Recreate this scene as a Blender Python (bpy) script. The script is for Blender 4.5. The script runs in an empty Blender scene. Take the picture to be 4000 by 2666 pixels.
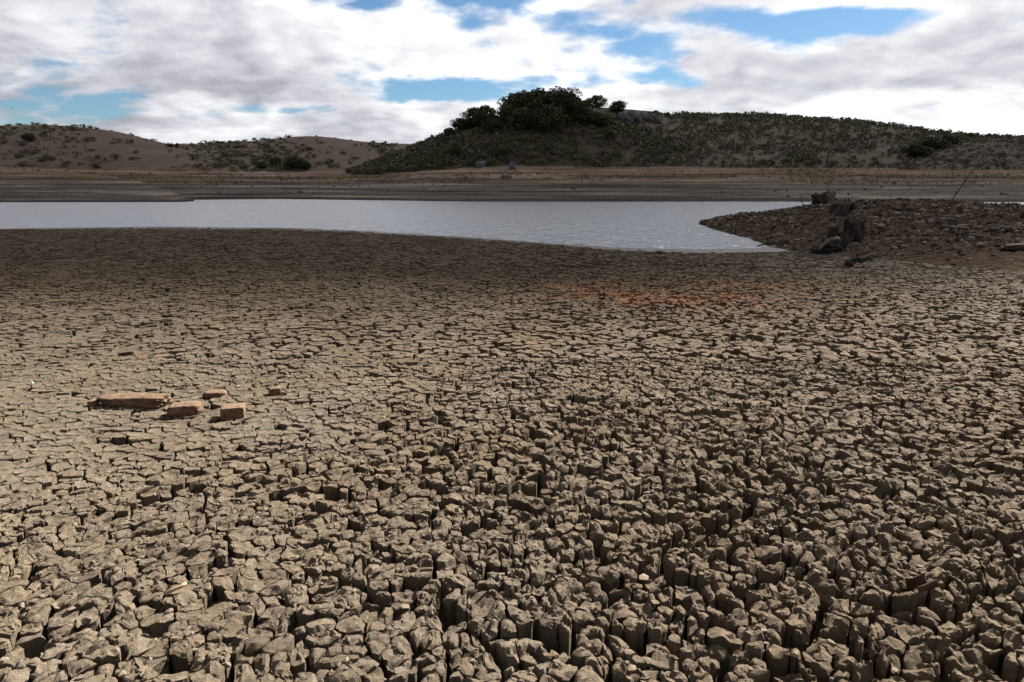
import bpy, math, random
import numpy as np
from mathutils import Vector, Matrix

random.seed(7)
rng = np.random.default_rng(11)
R = math.radians
scene = bpy.context.scene
COL = scene.collection

# ------------------------------------------------------------------ camera
CAM_H = 1.6
FPX = 4000 * 24 / 36.0                      # focal length in photo pixels
PITCH = math.atan(613 / FPX)                # horizon at row 720
cam_d = bpy.data.cameras.new('camera')
cam_d.lens = 24
cam_d.sensor_width = 36
cam_d.clip_start = 0.05
cam_d.clip_end = 6000
cam = bpy.data.objects.new('camera', cam_d)
COL.objects.link(cam)
cam.location = (0, 0, CAM_H)
cam.rotation_euler = (math.pi / 2 - PITCH, 0, 0)
scene.camera = cam

# ------------------------------------------------------------------ light
SUN_EL, SUN_AZ = R(40), R(43)               # azimuth measured from +Y towards +X
sun_dir = Vector((math.sin(SUN_AZ) * math.cos(SUN_EL), math.cos(SUN_AZ) * math.cos(SUN_EL), math.sin(SUN_EL)))
sd = bpy.data.lights.new('sun', 'SUN')
sd.energy = 5.0
sd.angle = R(0.5)
sd.color = (1.0, 0.94, 0.86)
sun = bpy.data.objects.new('sun', sd)
COL.objects.link(sun)
sun.location = (40, 20, 60)
sun.rotation_euler = sun_dir.to_track_quat('Z', 'Y').to_euler()

vs = scene.view_settings
vs.view_transform = 'Standard'
vs.look = 'None'
vs.exposure = 2.64
vs.gamma = 1.0
vs.use_curve_mapping = False


def tang(u, v):
    """photo pixel -> horizontal and vertical tangents of its viewing direction (x/y, z/y)"""
    xc, yc = (u - 2000) / FPX, (1333 - v) / FPX
    d = math.cos(PITCH) + yc * math.sin(PITCH)
    return xc / d, (-math.sin(PITCH) + yc * math.cos(PITCH)) / d


def proj(x, y, z):
    z = z - CAM_H
    dep = y * math.cos(PITCH) - z * math.sin(PITCH)
    up = y * math.sin(PITCH) + z * math.cos(PITCH)
    return 2000 + FPX * x / dep, 1333 - FPX * up / dep


# ------------------------------------------------------------------ node helpers
def nd(nt, t, **kw):
    n = nt.nodes.new(t)
    for k, v in kw.items():
        setattr(n, k, v)
    return n


def setin(nt, sock, v):
    if hasattr(v, 'is_linked'):
        nt.links.new(v, sock)
    elif v is not None:
        sock.default_value = v


def math_n(nt, op, a, b=None, c=None, clamp=False):
    n = nd(nt, 'ShaderNodeMath', operation=op, use_clamp=clamp)
    setin(nt, n.inputs[0], a)
    if b is not None:
        setin(nt, n.inputs[1], b)
    if c is not None:
        setin(nt, n.inputs[2], c)
    return n.outputs[0]


def mixc(nt, f, a, b, blend='MIX'):
    n = nd(nt, 'ShaderNodeMix', data_type='RGBA', blend_type=blend)
    setin(nt, n.inputs[0], f)
    setin(nt, n.inputs[6], a)
    setin(nt, n.inputs[7], b)
    return n.outputs[2]


def smooth(nt, x, lo, hi, a=0.0, b=1.0):
    n = nd(nt, 'ShaderNodeMapRange', interpolation_type='SMOOTHSTEP')
    setin(nt, n.inputs[0], x)
    for i, v in enumerate((lo, hi, a, b)):
        n.inputs[i + 1].default_value = v
    return n.outputs[0]


def noise(nt, vec, scale, detail=4, rough=0.55, dist=0.0, out=0):
    n = nd(nt, 'ShaderNodeTexNoise')
    if vec is not None:
        nt.links.new(vec, n.inputs['Vector'])
    n.inputs['Scale'].default_value = scale
    n.inputs['Detail'].default_value = detail
    n.inputs['Roughness'].default_value = rough
    n.inputs['Distortion'].default_value = dist
    return n.outputs[out]


# ------------------------------------------------------------------ sky
world = bpy.data.worlds.new('World')
scene.world = world
world.use_nodes = True
nt = world.node_tree
nt.nodes.clear()
SKY_S = 0.05
tc = nd(nt, 'ShaderNodeTexCoord')
sep = nd(nt, 'ShaderNodeSeparateXYZ')
nt.links.new(tc.outputs['Generated'], sep.inputs[0])
dx, dy, dz = sep.outputs
sky = nd(nt, 'ShaderNodeTexSky', sky_type='NISHITA')
sky.sun_disc = False
sky.sun_elevation = SUN_EL
sky.sun_rotation = SUN_AZ
sky.air_density = 1.0
sky.dust_density = 0.3
sky.ozone_density = 2.0
zc = math_n(nt, 'ADD', math_n(nt, 'MAXIMUM', dz, 0.0), 0.24)
px_ = math_n(nt, 'DIVIDE', dx, zc)
py_ = math_n(nt, 'DIVIDE', dy, zc)
cmb = nd(nt, 'ShaderNodeCombineXYZ')
nt.links.new(px_, cmb.inputs[0])
nt.links.new(py_, cmb.inputs[1])
cmb.inputs[2].default_value = 3.7
P = cmb.outputs[0]
big = noise(nt, P, 0.9, 7, 0.52, 0.35)


def billow(vec):
    a = noise(nt, vec, 2.0, 12, 0.56, 0.15)
    b = math_n(nt, 'ABSOLUTE', math_n(nt, 'SUBTRACT', noise(nt, vec, 4.2, 4, 0.5, 0.1), 0.5))   # rounded heads
    return math_n(nt, 'ADD', a, math_n(nt, 'MULTIPLY', math_n(nt, 'SUBTRACT', 0.07, b), 0.8))


fine = billow(P)
po = nd(nt, 'ShaderNodeVectorMath', operation='ADD')
nt.links.new(P, po.inputs[0])
po.inputs[1].default_value = (0.11 * sun_dir.x, 0.11 * sun_dir.y, 0.0)
fine2 = billow(po.outputs[0])
shade = noise(nt, P, 1.5, 7, 0.55, 0.2)
# openings of blue between the banks of cloud, by direction
ys = math_n(nt, 'MAXIMUM', dy, 0.02)
wv = nd(nt, 'ShaderNodeSeparateColor')
nt.links.new(noise(nt, P, 2.2, 6, 0.62, 0.0, 1), wv.inputs[0])
gx = math_n(nt, 'ADD', math_n(nt, 'DIVIDE', dx, ys), math_n(nt, 'MULTIPLY', math_n(nt, 'SUBTRACT', wv.outputs[0], 0.5), 0.16))
gz = math_n(nt, 'ADD', math_n(nt, 'DIVIDE', dz, ys), math_n(nt, 'MULTIPLY', math_n(nt, 'SUBTRACT', wv.outputs[1], 0.5), 0.045))
HOLES = [(330, 405, 230, 62, 1.15), (170, 268, 150, 30, 0.75), (1085, 432, 110, 17, 0.8), (1700, 338, 300, 34, 0.95),
         (1830, 345, 150, 26, 0.5), (2480, 175, 190, 62, 1.15), (3010, 75, 300, 42, 1.0), (3420, 95, 260, 45, 1.0),
         (2270, 312, 110, 26, 0.75), (2520, 310, 60, 20, 0.7), (1390, 5, 110, 22, 0.9), (1930, 5, 120, 20, 0.8), (2420, 5, 60, 20, 0.8),
         (3180, 368, 150, 22, 0.55), (3060, 168, 90, 20, 0.5), (2680, 322, 50, 22, 0.5), (420, 60, 60, 70, 0.5), (3330, 285, 80, 20, 0.3)]
H = None
for (u, v, ru, rv, k) in HOLES:
    X, Z = tang(u, v)
    ax = math_n(nt, 'MULTIPLY', math_n(nt, 'SUBTRACT', gx, X), FPX / ru)
    az = math_n(nt, 'MULTIPLY', math_n(nt, 'SUBTRACT', gz, Z), FPX / rv)
    q = math_n(nt, 'ADD', math_n(nt, 'MULTIPLY', ax, ax), math_n(nt, 'MULTIPLY', az, az))
    g = math_n(nt, 'MULTIPLY', math_n(nt, 'EXPONENT', math_n(nt, 'MULTIPLY', q, -0.5)), k)
    H = g if H is None else math_n(nt, 'ADD', H, g)
dens = math_n(nt, 'MULTIPLY_ADD', math_n(nt, 'SUBTRACT', big, 0.5), 0.9, 1.03)
dens = math_n(nt, 'ADD', dens, math_n(nt, 'MULTIPLY', math_n(nt, 'SUBTRACT', fine, 0.5), 2.9))
dens = math_n(nt, 'SUBTRACT', dens, math_n(nt, 'MULTIPLY', H, 0.98))
dens = math_n(nt, 'SUBTRACT', dens, smooth(nt, dz, 0.24, 0.7, 0.0, 0.5))   # broken cloud looks more open overhead than towards the horizon
alpha = smooth(nt, dens, 0.0, 0.72)
sdot = nd(nt, 'ShaderNodeVectorMath', operation='DOT_PRODUCT')
nt.links.new(tc.outputs['Generated'], sdot.inputs[0])
sdot.inputs[1].default_value = sun_dir
toward = smooth(nt, sdot.outputs['Value'], 0.05, 0.85)
lum = math_n(nt, 'MULTIPLY_ADD', smooth(nt, shade, 0.38, 0.60), 0.060, 0.062)
lum = math_n(nt, 'ADD', lum, math_n(nt, 'MULTIPLY', toward, 0.050))
lum = math_n(nt, 'ADD', lum, math_n(nt, 'MULTIPLY', math_n(nt, 'SUBTRACT', fine, fine2), 0.17))
lum = math_n(nt, 'ADD', lum, math_n(nt, 'MULTIPLY', smooth(nt, dens, 1.3, 0.4), 0.02))
tintc = mixc(nt, smooth(nt, lum, 0.09, 0.18), (0.93, 0.94, 1.03, 1), (1.0, 1.0, 1.01, 1))
cl = nd(nt, 'ShaderNodeVectorMath', operation='SCALE')
nt.links.new(tintc, cl.inputs[0])
nt.links.new(math_n(nt, 'MULTIPLY', lum, 1.0 / SKY_S), cl.inputs['Scale'])
blue = mixc(nt, 1.0, sky.outputs[0], (0.20, 0.265, 0.315, 1), 'MULTIPLY')
colr = mixc(nt, alpha, blue, cl.outputs[0])
bg = nd(nt, 'ShaderNodeBackground')
bg.inputs['Strength'].default_value = SKY_S
nt.links.new(colr, bg.inputs['Color'])
wo = nd(nt, 'ShaderNodeOutputWorld')
nt.links.new(bg.outputs[0], wo.inputs[0])


# ------------------------------------------------------------------ numpy noise
def h2(ix, iy, seed):
    a = (ix.astype(np.int64) * 374761393 + iy.astype(np.int64) * 668265263 + seed * 1442695041) & 0xFFFFFFFF
    a = ((a ^ (a >> 13)) * 1274126177) & 0xFFFFFFFF
    a = ((a ^ (a >> 16)) * 2246822519) & 0xFFFFFFFF
    return ((a ^ (a >> 15)) & 0xFFFFFF).astype(np.float64) / 0xFFFFFF


def vn(x, y, seed=0):
    """smooth value noise, -1..1"""
    ix, iy = np.floor(x), np.floor(y)
    fx, fy = x - ix, y - iy
    fx = fx * fx * (3 - 2 * fx)
    fy = fy * fy * (3 - 2 * fy)
    a, b = h2(ix, iy, seed), h2(ix + 1, iy, seed)
    c, d = h2(ix, iy + 1, seed), h2(ix + 1, iy + 1, seed)
    return 2 * ((a * (1 - fx) + b * fx) * (1 - fy) + (c * (1 - fx) + d * fx) * fy) - 1


def fbm(x, y, seed=0, oct=4, gain=0.5):
    s, a, t = 0, 1.0, 0
    for o in range(oct):
        s = s + a * vn(x, y, seed + o * 17)
        t += a
        a *= gain
        x, y = x * 2.03 + 13.1, y * 2.03 - 7.7
    return s / t


def facets(x, y, size, seed):
    """height of broken facets: each small cell has its own level and tilt"""
    gx, gy = x / size, y / size
    ix, iy = np.floor(gx), np.floor(gy)
    best = np.full(x.shape, 1e9)
    out = np.zeros(x.shape)
    for ox in (-1, 0, 1):
        for oy in (-1, 0, 1):
            cx, cy = ix + ox, iy + oy
            sx, sy = cx + h2(cx, cy, seed), cy + h2(cx, cy, seed + 1)
            ddx, ddy = gx - sx, gy - sy
            d = ddx * ddx + ddy * ddy
            val = (h2(cx, cy, seed + 2) - 0.5) + ddx * (h2(cx, cy, seed + 3) - 0.5) * 1.6 + ddy * (h2(cx, cy, seed + 4) - 0.5) * 1.6
            m = d < best
            best = np.where(m, d, best)
            out = np.where(m, val, out)
    return out


def vn3(x, y, z, seed=0):
    return (vn(x + 0.37 * z, y + 0.71 * z, seed) + vn(y - 0.53 * x + 4.2, z + 0.31 * y, seed + 5) + vn(z - 0.47 * y - 9.1, x + 0.29 * z, seed + 9)) / 1.7


def fbm3(p, s, seed=0, oct=4):
    o, a = 0, 1.0
    for i in range(oct):
        o = o + a * vn3(p[:, 0] * s, p[:, 1] * s, p[:, 2] * s, seed + i * 31)
        a *= 0.5
        s *= 2.1
    return o / 1.9


def sstep(a, b, x):
    t = np.clip((x - a) / (b - a), 0, 1)
    return t * t * (3 - 2 * t)


# ------------------------------------------------------------------ mesh helpers
def mesh_np(name, verts, faces, mat=None, tint=None, shade=True, sharp=0):
    """faces: list of (M,k) integer arrays"""
    me = bpy.data.meshes.new(name)
    verts = np.ascontiguousarray(verts, dtype=np.float32).reshape(-1, 3)
    if not isinstance(faces, (list, tuple)):
        faces = [faces]
    faces = [np.asarray(f, dtype=np.int32) for f in faces if len(f)]
    loops = np.concatenate([f.ravel() for f in faces])
    tot = np.concatenate([np.full(len(f), f.shape[1], dtype=np.int32) for f in faces])
    start = np.concatenate([[0], np.cumsum(tot)[:-1]]).astype(np.int32)
    me.vertices.add(len(verts))
    me.vertices.foreach_set('co', verts.ravel())
    me.loops.add(len(loops))
    me.loops.foreach_set('vertex_index', loops)
    me.polygons.add(len(tot))
    me.polygons.foreach_set('loop_start', start)
    me.polygons.foreach_set('loop_total', tot)
    if tint is not None:
        at = me.attributes.new('tint', 'FLOAT_COLOR', 'POINT')
        t4 = np.ones((len(verts), 4), dtype=np.float32)
        t4[:, :3] = tint
        at.data.foreach_set('color', t4.ravel())
    me.update(calc_edges=True)
    me.polygons.foreach_set('use_smooth', np.full(len(tot), shade, dtype=bool))
    if mat:
        me.materials.append(mat)
    if sharp:
        me.set_sharp_from_angle(angle=R(sharp))
    return me


def link(name, me, parent=None, loc=None, label=None, cat=None, group=None, kind=None):
    o = bpy.data.objects.new(name, me)
    COL.objects.link(o)
    if loc is not None:
        o.location = loc
    if parent is not None:
        o.parent = parent
    if label:
        o['label'] = label
    if cat:
        o['category'] = cat
    if group:
        o['group'] = group
    if kind:
        o['kind'] = kind
    return o


def grid_faces(nr, nc):
    i = np.arange(nr - 1)[:, None] * nc + np.arange(nc - 1)[None, :]
    i = i.ravel()
    return np.stack([i, i + 1, i + nc + 1, i + nc], 1)


# ------------------------------------------------------------------ materials
def new_mat(name, rough=0.95, spec=0.15):
    m = bpy.data.materials.new(name)
    m.use_nodes = True
    t = m.node_tree
    b = t.nodes['Principled BSDF']
    b.inputs['Roughness'].default_value = rough
    b.inputs['Specular IOR Level'].default_value = spec
    return m, t, b


def wpos(t):
    return nd(t, 'ShaderNodeNewGeometry').outputs['Position']


def opos(t):
    return nd(t, 'ShaderNodeTexCoord').outputs['Object']


def bump(t, h, strength, dist, prev=None):
    n = nd(t, 'ShaderNodeBump')
    n.inputs['Strength'].default_value = strength
    n.inputs['Distance'].default_value = dist
    t.links.new(h, n.inputs['Height'])
    if prev is not None:
        t.links.new(prev, n.inputs['Normal'])
    return n.outputs[0]


def mat_mud():
    m, t, b = new_mat('dry_mud', 0.97, 0.06)
    p = wpos(t)
    at = nd(t, 'ShaderNodeAttribute', attribute_name='tint').outputs['Color']
    n1 = noise(t, p, 6.0, 6, 0.65)
    n2 = noise(t, p, 70.0, 6, 0.72, 0.5)
    n3 = noise(t, p, 1.1, 3)
    c = mixc(t, smooth(t, n1, 0.38, 0.68, 0.0, 0.55), at, (0.105, 0.083, 0.060, 1), 'MIX')
    c = mixc(t, smooth(t, n2, 0.47, 0.33, 0.0, 0.75), c, (0.40, 0.35, 0.30, 1), 'MULTIPLY')
    c = mixc(t, smooth(t, n2, 0.60, 0.75, 0.0, 0.35), c, (0.19, 0.157, 0.122, 1))
    c = mixc(t, smooth(t, n3, 0.35, 0.7, 0.0, 0.35), c, (0.72, 0.66, 0.60, 1), 'MULTIPLY')
    sz = nd(t, 'ShaderNodeSeparateXYZ')
    t.links.new(p, sz.inputs[0])
    wet = smooth(t, math_n(t, 'ADD', sz.outputs[2], math_n(t, 'MULTIPLY', math_n(t, 'SUBTRACT', n1, 0.5), 0.05)), -0.955, -1.035)
    t.links.new(math_n(t, 'SUBTRACT', 0.97, math_n(t, 'MULTIPLY', wet, 0.70)), b.inputs['Roughness'])
    t.links.new(math_n(t, 'MULTIPLY_ADD', wet, 0.45, 0.06), b.inputs['Specular IOR Level'])
    t.links.new(c, b.inputs['Base Color'])
    nb = bump(t, noise(t, p, 30.0, 8, 0.75, 0.9), 1.0, 0.055)
    nb = bump(t, noise(t, p, 100.0, 5, 0.75, 0.3), 1.0, 0.020, nb)
    t.links.new(nb, b.inputs['Normal'])
    return m


def mat_plain(name, cols, scale=1.0, rough=0.95, bscale=None, bdist=0.02, spec=0.15, obj=False, bstr=0.8):
    """noise mix of two or three colours with a bump"""
    m, t, b = new_mat(name, rough, spec)
    p = opos(t) if obj else wpos(t)
    n1 = noise(t, p, scale, 6, 0.62)
    c = mixc(t, smooth(t, n1, 0.36, 0.64), (*cols[0], 1), (*cols[1], 1))
    if len(cols) > 2:
        c = mixc(t, smooth(t, noise(t, p, scale * 3.3, 5, 0.7), 0.52, 0.66), c, (*cols[2], 1))
    t.links.new(c, b.inputs['Base Color'])
    if bscale:
        t.links.new(bump(t, noise(t, p, bscale, 6, 0.7, 0.3), bstr, bdist), b.inputs['Normal'])
    return m


def mat_leaf(name, ca, cb):
    m, t, b = new_mat(name, 0.75, 0.2)
    oi = nd(t, 'ShaderNodeObjectInfo').outputs['Random']
    n1 = noise(t, opos(t), 0.9, 3)
    f = math_n(t, 'ADD', math_n(t, 'MULTIPLY', smooth(t, n1, 0.35, 0.65), 0.7), math_n(t, 'MULTIPLY', oi, 0.3))
    t.links.new(mixc(t, f, (*ca, 1), (*cb, 1)), b.inputs['Base Color'])
    b.inputs['Transmission Weight'].default_value = 0.0
    return m


M_MUD = mat_mud()

# ------------------------------------------------------------------ lake bed
WATER_Z = -1.08


def on_plane(u, v, z):
    X, Z = tang(u, v)
    y = (z - CAM_H) / Z
    return X * y, y


SH = [on_plane(u, v, WATER_Z) for (u, v) in
      ((-900, 896), (0, 893), (600, 886), (1200, 891), (1600, 911), (2100, 946), (2400, 966), (2700, 976), (2960, 971), (3060, 966))]
SH_X = np.array([p[0] for p in SH] + [14.5, 18, 60])
SH_Y = np.array([p[1] for p in SH] + [28.6, 28.0, 28.0])


def shore_y(x):
    return np.interp(x, SH_X, SH_Y)


def bed(x, y):
    ysh = shore_y(x)
    t = np.clip(y / ysh, 0, None)
    z = np.where(t < 1, WATER_Z * np.clip(t, 0, 1) ** 1.15, WATER_Z - 0.05 * (y - ysh))
    z = np.maximum(z, -2.6)
    z = z + 0.034 * fbm(x * 0.6, y * 0.6, 7, 4) * np.exp(-((y - ysh) / 5.0) ** 2)
    z = z + 0.035 * fbm(x * 0.35, y * 0.35, 3, 3) * np.clip((ysh - y) / 8, 0, 1)
    return z


def shore_gap(x, y):
    return shore_y(x) - y


def edge_px(u, v):
    X, Z = tang(u, v)
    y = 10.0
    for _ in range(40):
        z = float(bed(np.array([X * y]), np.array([y]))[0])
        y = 0.5 * y + 0.5 * min(200, (z - CAM_H) / Z)
    return X * y, y


# fields over the bed
def f_rough(x, y):
    d = np.hypot(x, y)
    r = 0.95 - 0.78 * sstep(3.0, 8.0, d - 0.10 * x)
    r = r * (1 - 0.6 * np.exp(-(((x + 2.6) / 1.8) ** 2 + ((y - 5.0) / 1.3) ** 2)))
    r = r * (0.72 + 0.46 * sstep(-1.8, 1.6, x)) + sstep(4.5, 7.5, y) * (0.10 + 0.28 * sstep(-1.0, 2.5, x - 0.1 * y) * sstep(17, 10, y))
    r = r + 0.20 * fbm(x * 0.7, y * 0.7, 41, 3)
    return np.clip(r, 0.10, 1.3)


def f_crack(x, y):
    """relative crack opening"""
    k = 0.78 + 0.40 * sstep(-2, 3, x) + 0.45 * sstep(5.5, 10, y) + 0.45 * fbm(x * 0.5, y * 0.5, 51, 3)
    k = k * (1 - 0.25 * np.exp(-(((x + 2.6) / 2.2) ** 2 + ((y - 5.0) / 1.6) ** 2)))
    return np.clip(k, 0.45, 2.1)


OR = [(*edge_px(2480, 1150), 1.7, 0.9), (*edge_px(2880, 1165), 1.2, 1.0), (*edge_px(2830, 1105), 1.6, 0.7), (*edge_px(3060, 1120), 1.4, 0.7),
      (*edge_px(2100, 1310), 0.6, 0.4), (*edge_px(3350, 1290), 0.8, 0.5)]
OK_ = [0.9, 0.3, 0.36, 0.2, 0.2, 0.12]


def f_tint(x, y, cell=0.0, rim=0.0):
    """base colour of the mud: tan, ochre, grey; iron stain; damp by the water"""
    tan = np.array([0.176, 0.140, 0.100])
    ochre = np.array([0.142, 0.102, 0.060])
    grey = np.array([0.148, 0.126, 0.102])
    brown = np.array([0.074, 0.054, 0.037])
    g = np.clip(0.2 + 0.55 * sstep(2.0, 9.0, x) * sstep(6, 9, y) + 0.5 * fbm(x * 0.8, y * 0.8, 61, 3) + 0.25 * cell, 0, 1)[..., None]
    o = np.clip(0.10 + 0.55 * fbm(x * 1.3 + 9, y * 1.3, 67, 3) + 0.3 * cell + 0.25 * sstep(8, 16, y) * sstep(2, -4, x), 0, 0.8)[..., None]
    c = tan * (1 - g) + grey * g
    c = c * (1 - o) + ochre * o
    br = np.clip(0.72 * sstep(5.5, 17, y) * sstep(10, 1, x) + 0.25 * fbm(x * 0.3, y * 0.3, 71, 3), 0, 0.9)[..., None]  # brown mud mid left; its dark tone also stands in for cloud shade
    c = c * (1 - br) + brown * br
    st = np.zeros(x.shape)
    for (ox, oy, sx, sy), k in zip(OR, OK_):
        st = st + k * np.exp(-(((x - ox) / sx) ** 2 + ((y - oy) / (1.9 * sy)) ** 2))
    st = np.clip(st * (0.05 + 1.3 * sstep(0.0, 0.55, fbm(x * 3.1, y * 3.1, 73, 3) + 0.35 * rim)), 0, 0.95)[..., None]
    c = c * (1 - st) + np.array([0.25, 0.105, 0.045]) * st
    damp = sstep(3.2, 0.2, shore_gap(x, y))[..., None]
    c = c * (1 - 0.62 * damp)
    return c * (1 + 0.16 * np.asarray(cell))[..., None] if np.ndim(cell) else c


# sheet under the clods and out past the water's edge
def build_bed():
    xs = np.concatenate([-np.geomspace(400, 2.0, 70), np.linspace(-1.8, 1.8, 25), np.geomspace(2.0, 400, 70)])
    ysr = np.concatenate([-np.geomspace(300, 1.0, 14), np.linspace(-0.5, 60, 180), np.geomspace(62, 90, 10)])
    Xg, Yg = np.meshgrid(xs, ysr)
    Z = bed(Xg, Yg)
    dep = 0.15 * (1 - 0.55 * sstep(6, 24, np.hypot(Xg, Yg)))
    dep = dep * sstep(0.4, 2.6, shore_gap(Xg, Yg))
    dep = np.where((Yg < 0.3) | (np.abs(Xg) > 0.9 * np.maximum(Yg, 0) + 2.5), 0.0, dep)
    Z = Z - dep
    V = np.stack([Xg, Yg, Z], -1).reshape(-1, 3)
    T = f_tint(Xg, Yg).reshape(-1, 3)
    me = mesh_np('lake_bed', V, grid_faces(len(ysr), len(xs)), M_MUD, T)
    return link('lake_bed', me, label='dried cracked mud bed of the shrunken lake', kind='structure')


BED = build_bed()


def clod_cells(x0f, ya, yb, size, seed):
    """jittered sites on a stretched grid between two depths; with neighbours and crack half widths"""
    rows = int((yb - ya) / size) + 9
    xmax = 0.80 * yb + 2.2
    colsn = int(2 * xmax / size) + 9
    ri, ci = np.meshgrid(np.arange(rows) - 4, np.arange(colsn) - colsn // 2, indexing='ij')
    jx = h2(ri, ci, seed) - 0.5
    jy = h2(ri, ci, seed + 1) - 0.5
    X = (ci + 0.5 * (ri % 2) + 0.92 * jx) * size
    Y = ya + (ri + 0.92 * jy) * size
    return X, Y


def warp(x, y):
    wx = 0.045 * fbm(x * 4.2, y * 4.2, 81, 2) + 0.016 * vn(x * 17, y * 17, 82)
    wy = 0.045 * fbm(x * 4.2 + 50, y * 4.2, 83, 2) + 0.016 * vn(x * 17 + 50, y * 17, 84)
    return x + wx, y + wy


def super_id(x, y, size, seed):
    gx, gy = x / size, y / size
    ix, iy = np.floor(gx), np.floor(gy)
    best = np.full(x.shape, 1e9)
    out, mx, my = np.zeros(x.shape), np.zeros(x.shape), np.zeros(x.shape)
    for ox in (-2, -1, 0, 1, 2):
        for oy in (-2, -1, 0, 1, 2):
            cx, cy = ix + ox, iy + oy
            qx, qy = cx + h2(cx, cy, seed), cy + h2(cx, cy, seed + 1)
            d = (gx - qx) ** 2 + (gy - qy) ** 2 - 0.7 * h2(cx, cy, seed + 3)
            m = d < best
            best = np.where(m, d, best)
            out = np.where(m, h2(cx, cy, seed + 2), out)
            mx, my = np.where(m, qx * size, mx), np.where(m, qy * size, my)
    return out, mx, my


def build_clods(ya, yb, size, seed, N, top, wall, lod, sup=2.3, holes=True):
    """top: radial fractions of the rings of the top, wall: (inset, depth) rings.
    Returns verts (C,V,3), tint (C,V,3), tri faces, quad faces, site (C,2)"""
    X, Y = clod_cells(None, ya, yb, size, seed)
    S, SX, SY = super_id(X, Y, size * sup, seed + 5)
    S3, _, _ = super_id(SX, SY, 0.75, 777)
    Wt = (h2(np.floor(X * 97), np.floor(Y * 97), seed + 30) - 0.5) * 0.55 * size * size
    nr, nc = X.shape
    ok = np.zeros((nr, nc), bool)
    ok[3:-3, 3:-3] = True
    ok &= (Y >= ya) & (Y < yb) & (np.abs(X) < 0.775 * Y + 0.9)
    ok &= shore_gap(X, Y) > 0.9 + 1.3 * sstep(0, 5, X) + 0.8 * h2(np.floor(X * 7), np.floor(Y * 7), 5)
    ok &= ~((X > 11.5) & (spit_lift(X, Y) > 0.10))
    if holes:
        ok &= ~((h2(np.floor(X * 41), np.floor(Y * 41), seed + 8) < 0.02))
    I, J = np.nonzero(ok)
    sx, sy, ss = X[I, J], Y[I, J], S[I, J]
    scx, scy, s3, wi = SX[I, J], SY[I, J], S3[I, J], Wt[I, J]
    C = len(sx)
    crack = f_crack(sx, sy)
    rough = f_rough(sx, sy)
    cellr = 2 * h2(I, J, seed + 9) - 1
    th = (np.arange(N) / N * 2 * np.pi)[None, :] + (h2(I, J, seed + 10) * 6.28)[:, None]
    acc = np.zeros((C, N))
    pw = 22.0
    wacc = np.zeros((C, N))
    fade = sstep(0.8, 3.0, shore_gap(sx, sy))
    for oi in range(-2, 3):
        for oj in range(-2, 3):
            if oi == 0 and oj == 0:
                continue
            qx, qy, qs = X[I + oi, J + oj], Y[I + oi, J + oj], S[I + oi, J + oj]
            ddx, ddy = qx - sx, qy - sy
            D = np.hypot(ddx, ddy)
            lo, hi = np.minimum(I * 9973 + J, (I + oi) * 9973 + J + oj), np.maximum(I * 9973 + J, (I + oi) * 9973 + J + oj)
            er = h2(lo, hi, seed + 12)
            w = np.where(qs == ss, 0.0001 + 0.004 * er ** 4, np.where(S3[I + oi, J + oj] == s3, 0.003 + 0.012 * er ** 1.5, 0.007 + 0.017 * er)) * crack * np.sqrt(size / 0.09)
            w = w * (0.35 + 0.65 * fade)
            hp = np.maximum(D / 2 + (wi - Wt[I + oi, J + oj]) / (2 * D) - w, 0.008)
            cs = np.cos(th - np.arctan2(ddy, ddx)[:, None])
            wt = np.where(cs > 0.02, (np.maximum(cs, 0.02) / hp[:, None]) ** pw, 0)
            acc += wt
            wacc += wt * w[:, None]
    rad = acc ** (-1 / pw)
    wk = np.clip(wacc / acc / 0.012, 0, 1.3)              # how open the crack is on each side
    if lod == 0:
        k = np.arange(N)[None, :]
        rad = rad * (1 - 0.07 * h2(k + 0 * I[:, None], I[:, None] * 1000 + J[:, None], seed + 14) * np.minimum(rough, 1)[:, None])
    # rings
    fr = np.array([0.0] + list(top) + [1.0 - a for a, b in wall])
    nring = len(fr) - 1
    ntop = len(top)
    ring_dep = np.array([0.0] * ntop + [b for a, b in wall])
    rr = rad[:, None, :] * fr[1:][None, :, None]
    if lod <= 1:
        # ribbed walls
        kk = np.arange(N)[None, None, :]
        jit = h2(kk + np.arange(nring)[None, :, None] * (53 if lod == 0 else 0), I[:, None, None] * 977 + J[:, None, None], seed + 15)
        wmask = (np.arange(nring) >= ntop - 1)[None, :, None]
        rr = rr * (1 - wmask * (0.06 + 0.10 * (np.arange(nring) >= ntop)[None, :, None]) * jit * rough[:, None, None])
    vx = sx[:, None, None] + rr * np.cos(th)[:, None, :]
    vy = sy[:, None, None] + rr * np.sin(th)[:, None, :]
    vx = np.concatenate([sx[:, None], vx.reshape(C, -1)], 1)
    vy = np.concatenate([sy[:, None], vy.reshape(C, -1)], 1)
    svx, svy = vx - sx[:, None], vy - sy[:, None]
    vx, vy = warp(vx, vy)
    zb = bed(vx, vy)
    sfr = np.concatenate([[0.0], np.repeat(np.minimum(fr[1:], 1.0), N)])
    sfr[1 + ntop * N:] = 1.0
    rg = rough[:, None]
    amp = rg * min(1.0, size / 0.13)
    sr = 2 * ss - 1
    lev = ((0.003 * cellr + 0.010 * sr * (1 + 1.1 * sstep(4.5, 7, sy))) * np.maximum(rough, 0.3))[:, None]
    low = np.where(h2(I, J, seed + 20) < 0.045 * np.clip(rough, 0, 1), -0.03 - 0.04 * h2(I, J, seed + 21), 0)[:, None]
    hs = h2(I * 0 + np.floor(ss * 1e6), J * 0, seed + 16), h2(I * 0 + np.floor(ss * 1e6), J * 0, seed + 17)
    tiltx = (hs[0] - 0.5)[:, None] * 0.25 * (0.3 + rg) * np.clip(vx - scx[:, None], -0.2, 0.2)
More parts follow.
